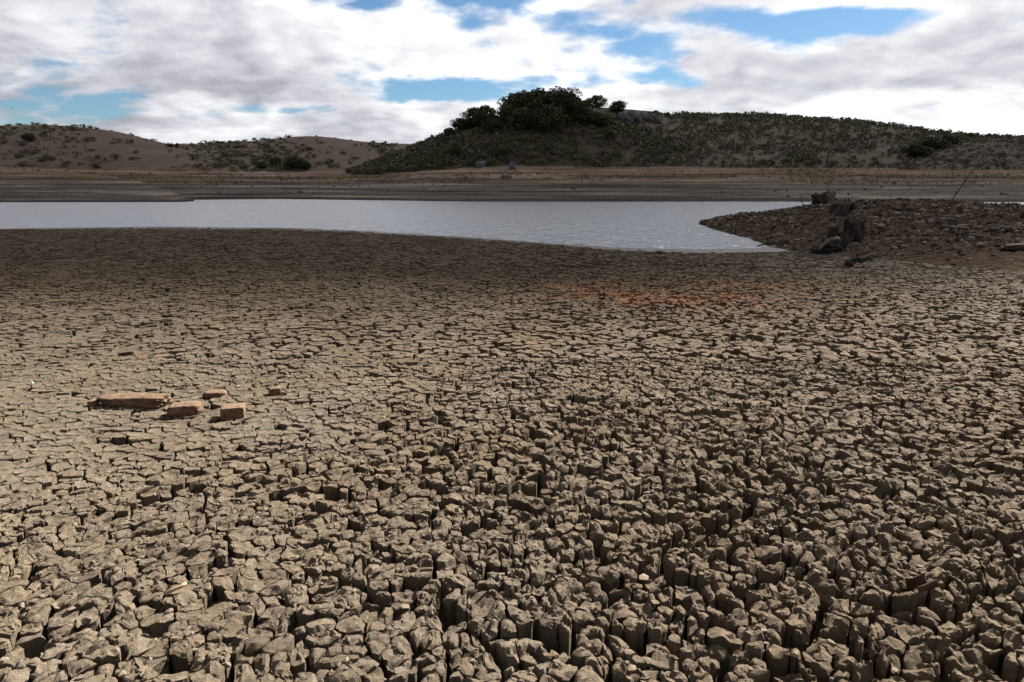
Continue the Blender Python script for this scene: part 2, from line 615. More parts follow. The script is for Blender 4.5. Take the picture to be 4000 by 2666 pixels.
    tilty = (hs[1] - 0.5)[:, None] * 0.25 * (0.3 + rg) * np.clip(vy - scy[:, None], -0.2, 0.2)
    tiltx = tiltx + (h2(I, J, seed + 18) - 0.5)[:, None] * 0.09 * (0.3 + rg) * svx
    tilty = tilty + (h2(I, J, seed + 19) - 0.5)[:, None] * 0.09 * (0.3 + rg) * svy
    dome = ((h2(I, J, seed + 18) - 0.40)[:, None] * 0.020) * rg - 0.010 * (1 - np.clip(rg, 0, 1)) * fade[:, None]
    edge = np.clip((sfr - 0.72) / 0.28, 0, 1) ** 2
    z = zb + lev + low + tiltx + tilty + dome * (1 - sfr ** 2)[None, :] - 0.014 * edge[None, :] * np.concatenate([wk[:, :1], np.tile(wk, (1, nring))], 1) * rg
    if lod <= 1:
        z = z + amp * 0.038 * facets(vx, vy, 0.080, 91) + amp * 0.012 * fbm(vx * 16, vy * 16, 95, 3)
    if lod == 0:
        z = z + amp * 0.020 * facets(vx, vy, 0.034, 97) + amp * 0.007 * vn(vx * 70, vy * 70, 99)
    if lod == 0:
        # ragged, crumbling rims and uneven walls
        rr_h = h2(np.arange(vx.shape[1])[None, :] + 0 * I[:, None], I[:, None] * 1013 + J[:, None], seed + 40)
        rimw = np.concatenate([[0.0], np.repeat(np.where(np.arange(nring) >= ntop - 2, 1.0, 0.0), N)])[None, :]
        z = z - rimw * amp * 0.022 * rr_h ** 2
    dfull = 0.17 * (1 - 0.5 * sstep(6, 24, np.hypot(sx, sy)))[:, None]
    rd = np.concatenate([[0.0], np.repeat(ring_dep, N)])[None, :]
    z = z - rd * dfull * (0.3 + 0.7 * fade[:, None])
    cell2 = np.repeat(cellr[:, None], vx.shape[1], 1)
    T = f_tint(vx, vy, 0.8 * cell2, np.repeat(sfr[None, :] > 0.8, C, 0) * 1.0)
    V = np.stack([vx, vy, z], -1)
    k = np.arange(N)
    k2 = (k + 1) % N
    tris = np.stack([np.zeros(N, int), 1 + k, 1 + k2], 1)
    quads = []
    for r in range(nring - 1):
        a = 1 + r * N
        b = a + N
        quads.append(np.stack([a + k, b + k, b + k2, a + k2], 1))
    quads = np.concatenate(quads) if quads else np.zeros((0, 4), int)
    return V, T, tris, quads, np.stack([sx, sy], 1)


# ------------------------------------------------------------------ gravel spit (its height is needed by the clods)
def col(pts, k):
    """table over X tangent from (u, v-or-None, value)"""
    return np.array([p[0] for p in pts]), np.array([p[k] for p in pts])


SP_U = [2700, 2725, 2800, 2880, 2950, 3017, 3100, 3160, 3250, 3400, 3600, 3800, 4000, 4300, 4800]
SP_NEARV = [873, 873, 908, 929, 947, 966, 976, 985, 995, 1008, 1030, 1050, 1068, 1090, 1110]
SP_RIDGEV = [872, 868, 852, 838, 834, 826, 817, 806, 789, 784, 785, 791, 806, 800, 800]
SP_RY = [47.3, 47.2, 46.6, 45.5, 44, 42.5, 41, 40, 39, 38.2, 37.6, 37, 36.6, 36.3, 36]
SP_X, SP_NY, SP_RZ = [], [], []
for u, vn_, vr, ry in zip(SP_U, SP_NEARV, SP_RIDGEV, SP_RY):
    X, Z = tang(u, vr)
    SP_X.append(X)
    SP_RZ.append(CAM_H + Z * ry)
    if u <= 3017:
        SP_NY.append(on_plane(u, vn_, WATER_Z)[1])
    else:
        SP_NY.append(edge_px(u, vn_)[1])
SP_X, SP_NY, SP_RZ, SP_RY = map(np.array, (SP_X, SP_NY, SP_RZ, SP_RY))


def spit_core(x, y):
    X = x / np.maximum(y, 1)
    ny, rz, ry = np.interp(X, SP_X, SP_NY), np.interp(X, SP_X, SP_RZ), np.interp(X, SP_X, SP_RY)
    base = np.minimum(bed(x, y), WATER_Z + 0.35)
    base = np.where(X > SP_X[5], np.maximum(base, WATER_Z - 0.02), np.maximum(base, WATER_Z - 0.25))
    t = np.clip((y - ny) / np.maximum(ry - ny, 0.6), 0, 1)
    rise = 1 - (1 - t) ** 1.55
    up = base + (rz - base) * rise
    tb = np.clip((y - ry) / 9.0, 0, 1)
    z = np.where(y > ry, rz + (-1.9 - rz) * tb ** 1.4, up)
    out = X < SP_X[1]
    z = np.where(out, np.minimum(z, WATER_Z - 0.3), z)
    return z, t, tb


def spit_lift(x, y):
    z, t, tb = spit_core(x, y)
    return np.where((x / np.maximum(y, 1) > SP_X[1]) & (t > 0), z - bed(x, y), 0)


def spit_z(x, y):
    z, t, tb = spit_core(x, y)
    n = 0.12 * fbm(x * 0.9, y * 0.9, 131, 4) + 0.13 * facets(x, y, 0.5, 133) + 0.03 * vn(x * 6, y * 6, 135)
    return z + n * sstep(0.0, 0.25, t) - 0.05 * sstep(0.12, 0.0, t)


NEAR = build_clods(0.9, 3.55, 0.070, 301, 16, (0.33, 0.65, 0.91, 1.0), ((0.005, 0.05), (0.03, 0.22), (0.10, 1.05)), 0, 2.9)
NEAR2 = build_clods(3.55, 7.0, 0.080, 402, 11, (0.5, 0.9), ((0.0, 0.03), (0.10, 1.05)), 0, 2.4)
MID = build_clods(7.0, 18.0, 0.118, 503, 8, (0.55, 1.0), ((0.08, 1.0),), 1, 1.9)
FAR = build_clods(18.0, 44.0, 0.195, 604, 6, (1.0,), ((0.07, 1.0),), 2, 1.6)


def part_clods():
    V, T, tr, qd, site = NEAR
    u, v = proj(site[:, 0], site[:, 1], 0)
    inside = (u > 15) & (u < 3985) & (v < 2650)
    size = 1 / np.hypot(site[:, 0] * 0.3, site[:, 1])
    order = np.argsort(-(size * inside))
    pick = order[:300]
    for i in pick:
        c = V[i, 0].copy()
        c[2] -= 0.17
        me = mesh_np('mud_clod', V[i] - c, [tr, qd], M_MUD, T[i], True, 30)
        link('mud_clod', me, BED, c)
    rest = np.ones(len(V), bool)
    rest[pick] = False
    vs_, ts_, f3, f4, base = [], [], [], [], 0
    for (Vb, Tb, tb_, qb, sb), keep in ((NEAR, rest), (NEAR2, None), (MID, None), (FAR, None)):
        if keep is not None:
            Vb, Tb = Vb[keep], Tb[keep]
        n, k = Vb.shape[:2]
        off = base + np.arange(n)[:, None, None] * k
        f3.append((tb_[None] + off).reshape(-1, 3))
        f4.append((qb[None] + off).reshape(-1, 4))
        vs_.append(Vb.reshape(-1, 3))
        ts_.append(Tb.reshape(-1, 3))
        base += n * k
    f3, f4 = np.concatenate(f3), np.concatenate(f4)
    me = mesh_np('mud_clods', np.concatenate(vs_), [f3, f4], M_MUD, np.concatenate(ts_), True, 30)
    link('mud_clods', me, BED, kind='stuff')


part_clods()

# ------------------------------------------------------------------ water
def mat_water():
    m, t, b = new_mat('lake_water', 0.20, 0.5)
    b.inputs['Base Color'].default_value = (0.19, 0.208, 0.24, 1)
    b.inputs['IOR'].default_value = 2.2
    p = wpos(t)
    mp = nd(t, 'ShaderNodeMapping')
    t.links.new(p, mp.inputs[0])
    mp.inputs['Scale'].default_value = (1.6, 0.5, 1.0)
    mp.inputs['Rotation'].default_value = (0, 0, 0.25)
    nb = bump(t, noise(t, mp.outputs[0], 1.5, 4, 0.6, 0.3), 1.0, 0.5)
    t.links.new(nb, b.inputs['Normal'])
    return m


xs = np.linspace(-260, 260, 60)
ys_ = np.linspace(15, 150, 40)
Xg, Yg = np.meshgrid(xs, ys_)
link('water', mesh_np('water', np.stack([Xg, Yg, np.full(Xg.shape, WATER_Z)], -1).reshape(-1, 3), grid_faces(40, 60), mat_water()),
     label='rippled grey water left in the shrunken lake', kind='structure')

# ------------------------------------------------------------------ spit mesh
M_GRAVEL = mat_plain('spit_gravel', ((0.034, 0.025, 0.018), (0.082, 0.061, 0.045), (0.125, 0.095, 0.072)), 3.2, 1.0, 11.0, 0.14, 0.0, bstr=1.0)
gx = np.linspace(0.24, 1.10, 270)
gy = np.concatenate([np.linspace(18, 48, 170), np.linspace(48.3, 58, 14)])
Xg, Yg = np.meshgrid(gx, gy)
xw, yw = Xg * Yg, Yg
zs = spit_z(xw, yw)
_, tS, _ = spit_core(xw, yw)
zs = np.where(tS <= 0, np.minimum(zs, bed(xw, yw) - 0.25), zs)
link('gravel_spit', mesh_np('gravel_spit', np.stack([xw, yw, zs], -1).reshape(-1, 3), grid_faces(len(gy), len(gx)), M_GRAVEL, shade=False),
     label='brown gravel spit running out into the lake', kind='structure')


# ------------------------------------------------------------------ far terrain
class Hill:
    def __init__(self, pts, yb, zb, seed, shape=1.7, rough=1.0, back=90):
        """pts: (u, v, ridge distance)"""
        XZ = [tang(u, v) for u, v, _ in pts]
        self.X = np.array([a for a, _ in XZ])
        self.Yr = np.array([p[2] for p in pts], float)
        self.Zr = np.array([CAM_H + z * p[2] for (_, z), p in zip(XZ, pts)])
        self.yb, self.zb, self.seed, self.shape, self.rough, self.back = yb, zb, seed, shape, rough, back

    def z(self, X, y):
        # smoothed ridge line
        k = 0
        zr = 0
        yr = 0
        for o in (-0.012, -0.006, 0, 0.006, 0.012):
            zr = zr + np.interp(X + o, self.X, self.Zr)
            yr = yr + np.interp(X + o, self.X, self.Yr)
            k += 1
        zr, yr = zr / k, yr / k
        yb = self.yb(X) if callable(self.yb) else self.yb
        t = (y - yb) / (yr - yb)
        S = np.where(t < 0, 1.9 * t, 1 - np.abs(1 - np.clip(t, 0, 1)) ** self.shape)
        zb = bank_z(X, X * 0 + yb) - 0.5 if self.zb is None else self.zb
        z = zb + (zr - zb) * S
        tb = np.clip((y - yr) / self.back, 0, 1)
        z = np.where(y > yr, zr - (np.maximum(zr, zb + 2) - zb) * tb ** 1.6, z)
        z = np.where(t < 0, zb - 0.12 * (yb - y), z)
        x = X * y
        n = 0.5 * fbm(x * 0.05, y * 0.05, self.seed, 3) + 0.22 * fbm(x * 0.25, y * 0.25, self.seed + 9, 3)
        return z + self.rough * n * np.clip(t * 2, 0, 1) * (1 - 0.6 * np.clip(t, 0, 1))

    def build(self, name, mat, label, nc=190, nrw=80):
        cx = np.linspace(self.X[0], self.X[-1], nc)
        y1 = self.Yr.max() + self.back
        yb = self.yb(cx).min() if callable(self.yb) else self.yb
        yy = np.linspace(yb - 22, y1, nrw)
        Xg, Yg = np.meshgrid(cx, yy)
        Z = self.z(Xg, Yg)
        V = np.stack([Xg * Yg, Yg, Z], -1).reshape(-1, 3)
        return link(name, mesh_np(name, V, grid_faces(nrw, nc), mat), label=label, kind='structure')

    def at(self, u, v):
        """surface point seen at a photo position"""
        X, Z = tang(u, v)
        yb = float(self.yb(np.array([X]))[0]) if callable(self.yb) else self.yb
        yy = np.linspace(yb - 8, float(np.interp(X, self.X, self.Yr)), 300)
        zz = self.z(np.full(300, X), yy)
        tt = (zz - CAM_H) / yy
        i = int(np.argmin(np.abs(tt - Z)))
        return X * yy[i], yy[i], zz[i]


def mat_hill(name, dry, dry2, green, gamt):
    m, t, b = new_mat(name, 0.95, 0.1)
    p = wpos(t)
    c = mixc(t, smooth(t, noise(t, p, 0.09, 5, 0.6), 0.35, 0.65), (*dry, 1), (*dry2, 1))
    c = mixc(t, smooth(t, noise(t, p, 1.4, 5, 0.7), 0.35, 0.7, 0, 0.55), c, (0.55, 0.55, 0.55, 1), 'MULTIPLY')
    c = mixc(t, smooth(t, noise(t, p, 0.16, 5, 0.6, 0.5), 0.62 - gamt, 0.76 - gamt, 0, 0.75), c, (*green, 1))
    t.links.new(c, b.inputs['Base Color'])
    t.links.new(bump(t, noise(t, p, 1.1, 6, 0.75), 0.8, 0.7), b.inputs['Normal'])
    return m


M_HILL_DRY = mat_hill('dry_grass_hill', (0.082, 0.059, 0.047), (0.103, 0.075, 0.059), (0.048, 0.043, 0.027), 0.0)
M_HILL_SCRUB = mat_hill('scrub_hill', (0.064, 0.050, 0.039), (0.088, 0.066, 0.051), (0.036, 0.035, 0.022), 0.13)

BK_X = np.array([tang(u, 700)[0] for u in (-1600, -300, 0, 500, 900, 1100, 1400, 1700, 2000, 2600, 3200, 4000, 5600)])
BK_YW = np.array([104, 105, 106, 114, 124, 127, 120, 112, 110, 109, 108, 107, 106])
BK_TOP = np.array([5.3, 5.3, 5.2, 4.8, 4.3, 4.1, 4.4, 5.3, 5.6, 5.5, 5.2, 5.0, 5.0])


def bank_z(X, y):
    yw, tp = np.interp(X, BK_X, BK_YW), np.interp(X, BK_X, BK_TOP)
    x = X * y
    yw = yw + 2.2 * fbm(x * 0.035, x * 0 + 3.3, 251, 3)
    t = (y - yw) / 54.0
    z = WATER_Z + (tp - WATER_Z) * np.where(t < 0, t * 0.5, np.clip(t, 0, 1) ** 0.92)
    z = z + np.clip(t - 1, 0, 4) * 1.6
    z = z + 0.35 * fbm(x * 0.05, y * 0.09, 253, 3) * np.clip(t * 3, 0, 1)
    return terrace(z, x, y, 255, 0.52) + 0.05 * fbm(x * 1.3, y * 1.3, 257, 2)


def terrace(z, x, y, seed, step):
    zz = z + 0.22 * fbm(x * 0.03, y * 0.06, seed, 3)
    q = zz / step
    f = q - np.floor(q)
    return z + step * 0.75 * (sstep(0.55, 0.95, f) - f)


H_LEFT = Hill([(-1500, 520, 250), (-900, 540, 255), (-300, 512, 260), (0, 498, 262), (150, 492, 265), (300, 499, 265), (450, 518, 262), (560, 543, 260), (650, 566, 255), (740, 594, 250),
               (850, 622, 242), (950, 654, 232), (1010, 676, 222), (1060, 690, 215), (1100, 700, 210)], 178, None, 211, 1.8)
H_MID = Hill([(350, 600, 420), (560, 580, 430), (700, 572, 440), (800, 566, 440), (900, 562, 430), (1000, 555, 420), (1080, 546, 410), (1150, 540, 405), (1210, 537, 400), (1280, 541, 395),
              (1400, 556, 385), (1500, 566, 395), (1620, 567, 400), (1750, 580, 400), (1900, 600, 390), (2000, 640, 380)], 230, None, 223, 1.6)
H_FAR = Hill([(300, 640, 900), (600, 600, 900), (700, 575, 950), (745, 568, 960), (780, 565, 960), (830, 568, 950), (900, 580, 940), (1100, 640, 900)], 600, 15, 229, 1.6)
H_KNOLL = Hill([(1330, 690, 158), (1370, 676, 158), (1400, 666, 158), (1470, 640, 160), (1550, 606, 162), (1650, 570, 164), (1750, 532, 166), (1850, 498, 168), (1950, 470, 169), (2050, 448, 170), (2200, 428, 172),
                (2300, 420, 174), (2400, 424, 178), (2500, 432, 184), (2580, 440, 192), (2640, 452, 200), (2720, 456, 215), (2800, 455, 225), (2950, 453, 232), (3100, 463, 236), (3200, 471, 238),
                (3330, 479, 238), (3450, 493, 236), (3600, 512, 232), (3750, 532, 226), (3850, 540, 224), (4000, 545, 222), (4300, 548, 220), (4900, 560, 220), (5600, 560, 220)],
               163, None, 231, 1.55)
H_KNOLL.Zr = CAM_H + (H_KNOLL.Zr - CAM_H) * 1.12
H_KNOLL.Yr = H_KNOLL.Yr * 1.12
H_RIGHT = Hill([(3400, 660, 160), (3500, 640, 164), (3580, 612, 168), (3650, 590, 172), (3740, 563, 176), (3830, 548, 178), (3920, 542, 180), (4000, 540, 180), (4200, 545, 180), (4500, 560, 180), (5200, 580, 180)],
               158, None, 241, 1.7, 0.8)
H_RIGHT.Zr = CAM_H + (H_RIGHT.Zr - CAM_H) * 1.1
H_RIGHT.Yr = H_RIGHT.Yr * 1.1
H_LEFT.build('hill_left', M_HILL_DRY, 'rounded dry brown hill with scrub patches beyond the water')
H_MID.build('hill_middle', M_HILL_DRY, 'bare brown dome of a hill at the head of the valley')
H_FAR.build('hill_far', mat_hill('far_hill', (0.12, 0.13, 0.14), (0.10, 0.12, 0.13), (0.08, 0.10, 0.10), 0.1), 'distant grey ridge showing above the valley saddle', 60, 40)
H_KNOLL.build('hill_knoll', M_HILL_SCRUB, 'scrub covered knoll and ridge carrying the dark grove', 300, 100)
H_RIGHT.build('hill_right', M_HILL_SCRUB, 'low brown spur in front of the long ridge', 160, 90)


# exposed banks with old water lines
def mat_bank():
    m, t, b = new_mat('exposed_bank', 0.95, 0.1)
    p = wpos(t)
    s = nd(t, 'ShaderNodeSeparateXYZ')
    t.links.new(p, s.inputs[0])
    wob = noise(t, p, 0.06, 4)
    zz = math_n(t, 'ADD', s.outputs[2], math_n(t, 'MULTIPLY', math_n(t, 'SUBTRACT', wob, 0.5), 1.3))
    cmbz = nd(t, 'ShaderNodeCombineXYZ')
    t.links.new(math_n(t, 'MULTIPLY', s.outputs[0], 0.012), cmbz.inputs[0])
    t.links.new(math_n(t, 'MULTIPLY', s.outputs[1], 0.012), cmbz.inputs[1])
    t.links.new(s.outputs[2], cmbz.inputs[2])
    lines = noise(t, cmbz.outputs[0], 1.9, 6, 0.72)
    c = mixc(t, smooth(t, zz, 1.0, 3.2), (0.068, 0.058, 0.049, 1), (0.110, 0.069, 0.046, 1))
    c = mixc(t, smooth(t, zz, 3.6, 5.0), c, (0.115, 0.077, 0.050, 1))
    g = math_n(t, 'MULTIPLY', smooth(t, zz, 2.2, 2.8), smooth(t, zz, 3.8, 3.1))
    g = math_n(t, 'MULTIPLY', g, smooth(t, noise(t, p, 0.12, 5, 0.7), 0.42, 0.6))
    c = mixc(t, math_n(t, 'MULTIPLY', g, 0.7), c, (0.065, 0.07, 0.022, 1))
    c = mixc(t, smooth(t, lines, 0.53, 0.60, 0, 0.8), c, (0.19, 0.158, 0.13, 1))
    c = mixc(t, smooth(t, lines, 0.47, 0.41, 0, 0.9), c, (0.30, 0.28, 0.27, 1), 'MULTIPLY')
    c = mixc(t, smooth(t, noise(t, p, 1.6, 5, 0.75), 0.38, 0.7, 0, 0.6), c, (0.5, 0.5, 0.5, 1), 'MULTIPLY')
    c = mixc(t, smooth(t, s.outputs[2], -0.55, -1.0), c, (0.3, 0.29, 0.29, 1), 'MULTIPLY')
    t.links.new(c, b.inputs['Base Color'])
    t.links.new(bump(t, noise(t, p, 1.8, 6, 0.75), 0.8, 0.35), b.inputs['Normal'])
    return m


M_BANK = mat_bank()


cx = np.linspace(-1.15, 1.15, 320)
yy = np.concatenate([np.linspace(98, 185, 150), np.geomspace(186, 420, 24)])
Xg, Yg = np.meshgrid(cx, yy)
link('shore_bank', mesh_np('shore_bank', np.stack([Xg * Yg, Yg, bank_z(Xg, Yg)], -1).reshape(-1, 3), grid_faces(len(yy), len(cx)), M_BANK, shade=False),
     label='exposed far bank with stepped old water lines', kind='structure')
H_TONGUE = Hill([(-1500, 690, 128), (-400, 690, 128), (0, 682, 128), (150, 672, 129), (300, 672, 130), (450, 690, 130), (550, 708, 128), (620, 730, 124), (690, 755, 120), (760, 786, 116)], 105.5, -1.25, 261, 1.5, 0.5, 40)
cxx = np.linspace(H_TONGUE.X[0], H_TONGUE.X[-1], 180)
yy2 = np.linspace(102, 165, 110)
Xg, Yg = np.meshgrid(cxx, yy2)
Zt = terrace(H_TONGUE.z(Xg, Yg), Xg * Yg, Yg, 263, 0.42)
link('shore_tongue', mesh_np('shore_tongue', np.stack([Xg * Yg, Yg, Zt], -1).reshape(-1, 3), grid_faces(110, 180), M_BANK, shade=False),
     label='low grey tongue of banded shore below the rounded dry hill', kind='structure')
# country behind the hills, down to the horizon
xs = np.linspace(-3000, 3000, 40)
ys_ = np.concatenate([[-3000, -1000, -300], np.linspace(95, 3000, 30)])
Xg, Yg = np.meshgrid(xs, ys_)
link('ground', mesh_np('ground', np.stack([Xg, Yg, -4.5 + 0 * Xg], -1).reshape(-1, 3), grid_faces(len(ys_), 40), M_HILL_DRY),
     label='open country reaching to the horizon', kind='structure')


# ------------------------------------------------------------------ cloud that shades the hills and the far mud
def mat_cloud():
    m = bpy.data.materials.new('cloud')
    m.use_nodes = True
    t = m.node_tree
    t.nodes.clear()
    d = nd(t, 'ShaderNodeBsdfDiffuse')
    d.inputs[0].default_value = (0.6, 0.6, 0.61, 1)
    tr = nd(t, 'ShaderNodeBsdfTranslucent')
    tr.inputs[0].default_value = (0.14, 0.14, 0.145, 1)
    mx = nd(t, 'ShaderNodeMixShader')
    mx.inputs[0].default_value = 0.5
    t.links.new(d.outputs[0], mx.inputs[1])
    t.links.new(tr.outputs[0], mx.inputs[2])
    tp = nd(t, 'ShaderNodeBsdfTransparent')
    m2 = nd(t, 'ShaderNodeMixShader')
    at = nd(t, 'ShaderNodeAttribute', attribute_name='tint').outputs['Fac']
    t.links.new(at, m2.inputs[0])
    t.links.new(tp.outputs[0], m2.inputs[1])
    t.links.new(mx.outputs[0], m2.inputs[2])
    o = nd(t, 'ShaderNodeOutputMaterial')
    t.links.new(m2.outputs[0], o.inputs[0])
    return m


CL_ALT = 420.0
off = (sun_dir.x / sun_dir.z * CL_ALT, sun_dir.y / sun_dir.z * CL_ALT)
EX = np.array([-700, -200, -60, -25, -8, 2, 8, 16, 26, 60, 200, 700])
EY = np.array([6, 6, 5, 5, 3.5, 3.5, 7, 14, 21, 26, 30, 30])
cu = np.linspace(-520, 560, 90)
cv = np.concatenate([np.linspace(0, 40, 26), np.linspace(50, 560, 24)])
Ug, Vg = np.meshgrid(cu, cv)
edge_y = np.interp(Ug, EX, EY)
gxw, gyw = Ug, edge_y + Vg + 3.0 * fbm(Ug * 0.06, Vg * 0 + 1.1, 271, 3)
rim = np.minimum(np.minimum(Vg / 60, (560 - Vg) / 60), np.minimum((Ug + 520) / 60, (560 - Ug) / 60))
th_ = np.sqrt(np.clip(rim, 0, 1))
up_ = np.clip(rim, 0, 1) * (14 + 5 * fbm(Ug * 0.02, Vg * 0.02, 273, 4))
dn_ = -th_ * (8 + 6 * fbm(Ug * 0.03, Vg * 0.03, 277, 4))
A = np.stack([gxw + off[0], gyw + off[1], CL_ALT + up_], -1).reshape(-1, 3)
B = np.stack([gxw + off[0], gyw + off[1], CL_ALT + dn_], -1).reshape(-1, 3)
gf = grid_faces(len(cv), len(cu))
thick = (0.76 * sstep(0, 15, Vg + 3.5 * fbm(Ug * 0.12, Vg * 0.12, 279, 3))).reshape(-1, 1)
thick = np.repeat(np.concatenate([thick, thick]), 3, 1)
link('clouds', mesh_np('clouds', np.concatenate([A, B]), [gf, gf[:, ::-1] + len(A)], mat_cloud(), thick), label='broad bank of cloud overhead shading the hills', kind='stuff')


# ------------------------------------------------------------------ surface lookups
def march(u, v, zf, y0, y1, n=800):
    X, Z = tang(u, v)
    yy = np.linspace(y0, y1, n)
    g = zf(X, yy) - (CAM_H + Z * yy)
    i = int(np.argmax(g >= 0)) if (g >= 0).any() else int(np.argmax(g))
    return Vector((X * yy[i], yy[i], float(zf(X, yy[i:i + 1])[0])))


def near_z(X, yy):
    x = X * yy
    b = bed(x, yy)
    return np.where(spit_lift(x, yy) > 0.06, np.maximum(spit_z(x, yy), b), b)


def at_near(u, v):
    return march(u, v, near_z, 1.2, 47)


def at_bank(u, v):
    return march(u, v, lambda X, yy: bank_z(X + 0 * yy, yy), 100, 200)


# ------------------------------------------------------------------ rocks
def ico(sub):
    import bmesh
    bm = bmesh.new()
    bmesh.ops.create_icosphere(bm, subdivisions=sub, radius=1.0)
    v = np.array([p.co[:] for p in bm.verts])
    f = np.array([[q.index for q in p.verts] for p in bm.faces])
    bm.free()
    return v, f


ICO = {k: ico(k) for k in (1, 2, 3, 4, 5)}


def rock_mesh(name, mat, dims, seed, sub=3, box=0.5, rough=0.18, crag=0.0, shade=True):
    v, f = ICO[sub]
    v = v.copy()
    m = np.abs(v).max(1, keepdims=True)
    v = v / (m ** box)                                     # towards a block
    n = fbm3(v, 1.3, seed, 3)[:, None] * rough + fbm3(v, 4.5, seed + 7, 3)[:, None] * rough * 0.45
    if crag:
        n = n + crag * np.abs(fbm3(v * np.array([1.6, 1.6, 0.7]), 2.4, seed + 3, 4))[:, None] - crag * 0.4
    v = v * (1 + n)
    v = v * np.array(dims) * 0.5
    lo = -0.5 * dims[2] * 0.86
    v[:, 2] = np.maximum(v[:, 2], lo)
    v[:, 2] -= v[:, 2].min()
    return mesh_np(name, v, f, mat, shade=shade)


M_STONE = mat_plain('reddish_sandstone', ((0.090, 0.048, 0.027), (0.130, 0.080, 0.050), (0.045, 0.027, 0.019)), 9.0, 0.9, 45.0, 0.02, bstr=1.0)
_t = M_STONE.node_tree
_b = _t.nodes['Principled BSDF']
_c = _b.inputs['Base Color'].links[0].from_socket
_sn = nd(_t, 'ShaderNodeSeparateXYZ')
_t.links.new(nd(_t, 'ShaderNodeNewGeometry').outputs['Normal'], _sn.inputs[0])
_du = math_n(_t, 'MULTIPLY', smooth(_t, _sn.outputs[2], 0.45, 0.9), smooth(_t, noise(_t, wpos(_t), 14, 5), 0.35, 0.6))
_t.links.new(mixc(_t, math_n(_t, 'MULTIPLY', _du, 0.45), _c, (0.12, 0.095, 0.07, 1)), _b.inputs['Base Color'])   # silt settled on upward faces
M_GREYROCK = mat_plain('grey_outcrop', ((0.058, 0.058, 0.062), (0.10, 0.10, 0.104), (0.028, 0.028, 0.028)), 0.8, 0.9, 2.2, 0.3)
M_DARKROCK = mat_plain('dark_rock', ((0.03, 0.024, 0.02), (0.055, 0.044, 0.036), (0.08, 0.063, 0.05)), 4.0, 0.9, 20.0, 0.03)
M_PALEROCK = mat_plain('pale_rock', ((0.11, 0.095, 0.08), (0.16, 0.14, 0.12)), 4.0, 0.9, 20.0, 0.03)


def stone(u0, u1, v0, v1, seed, label, name='stone', mat=None, depth=None, box=0.6, sub=5, rough=0.13, rot=0.0, sink=0.02, up=0.0, crag=0.0):
    p = at_near((u0 + u1) / 2, v1)
    dep = p.y * math.cos(PITCH) - (p.z - CAM_H) * math.sin(PITCH)
    w = (u1 - u0) / FPX * dep
    h = (v1 - v0) / FPX * dep
    d = depth or w * 0.7
    h = max(0.35 * h, h - 0.5 * d * (CAM_H - p.z) / p.y)
    o = link(name, rock_mesh(name, mat or M_STONE, (w, d, h * 1.0 + sink), seed, sub, box, rough, crag), None, (p.x, p.y + d * 0.42, p.z - sink + up), label, 'stone' if name == 'stone' else name.split('_')[-1])
    o.rotation_euler.z = rot
    return o


STU = 0.006
stone(368, 645, 1540, 1592, 11, 'long rough reddish stone lying on the cracked mud', depth=0.17, box=0.6, rough=0.26, rot=-0.04, up=STU, crag=0.15)
stone(338, 372, 1566, 1592, 12, 'small reddish chip at the end of the long stone', depth=0.08, up=STU, sub=4)
stone(645, 770, 1574, 1632, 13, 'rounded reddish stone beside the long rough stone', depth=0.17, box=0.55, rot=0.2, up=STU, rough=0.17)
stone(858, 945, 1582, 1634, 14, 'block-shaped reddish stone with a flat pale top', depth=0.13, box=0.95, rough=0.07, rot=0.25, up=STU)
stone(788, 873, 1532, 1559, 15, 'low flat reddish stone half sunk in mud behind the rounded stone', depth=0.13, up=STU, sub=4)
stone(1046, 1092, 1516, 1548, 16, 'small orange stone tilted up among grey mud plates', depth=0.09, up=STU, sub=4, rot=0.5)
stone(2563, 2594, 978, 991, 17, 'small dark stone standing on the smooth wet shore', mat=M_DARKROCK, depth=0.2, sub=3, box=0.2, rough=0.25)
stone(3945, 4060, 950, 980, 18, 'large dark rock at the foot of the gravel spit', 'rock', M_DARKROCK, 0.7, box=0.25, sub=4, rough=0.3)
k = 0
for (u0, u1, v0, v1, mt, lb) in ((3678, 3706, 878, 896, 'd', 'dark squarish rock ending the row of stones on the spit'),
                                (3708, 3750, 884, 897, 'd', 'long dark rock in the row of stones beside the rusty rod'),
                                (3752, 3800, 886, 898, 'd', 'low dark rock in the middle of the stone row on the spit'),
                                (3802, 3850, 884, 894, 'd', 'thin dark rock at the tapering end of the stone row'),
                                (3868, 3912, 888, 906, 'd', 'brown rock lying past the end of the stone row'),
                                (3915, 3960, 896, 910, 'd', 'flat brown rock beyond the row of stones'),
                                (3784, 3808, 926, 944, 'p', 'pale rounded stone below the row of dark rocks'),
                                (3790, 3830, 914, 928, 'd', 'dark stone just behind the pale rounded stone'),
                                (3628, 3650, 858, 874, 'p', 'pale stone a little up the spit from the rusty rod'),
                                (3700, 3735, 852, 866, 'd', 'reddish lump on the spit above the stone row'),
                                (3540, 3580, 806, 822, 'd', 'dark mound of stone near the crest of the spit'),
                                (3500, 3525, 832, 850, 'd', 'small dark stone on the spit behind the biggest stump'),
                                (3015, 3050, 824, 838, 'd', 'low dark stone on the far edge of the spit near the tip'),
                                (2885, 2930, 834, 848, 'd', 'long dark stone near the pointed tip of the spit'),
                                (3642, 3672, 945, 958, 'd', 'brown stone on the lower slope of the spit'),
                                (3600, 3632, 928, 942, 'd', 'dark stone close to the foot of the rusty rod')):
    k += 1
    stone(u0, u1, v0, v1, 100 + k, lb, 'rock', M_DARKROCK if mt == 'd' else M_PALEROCK, None, 0.4, 3, 0.22, 0.3 * k, 0.06)

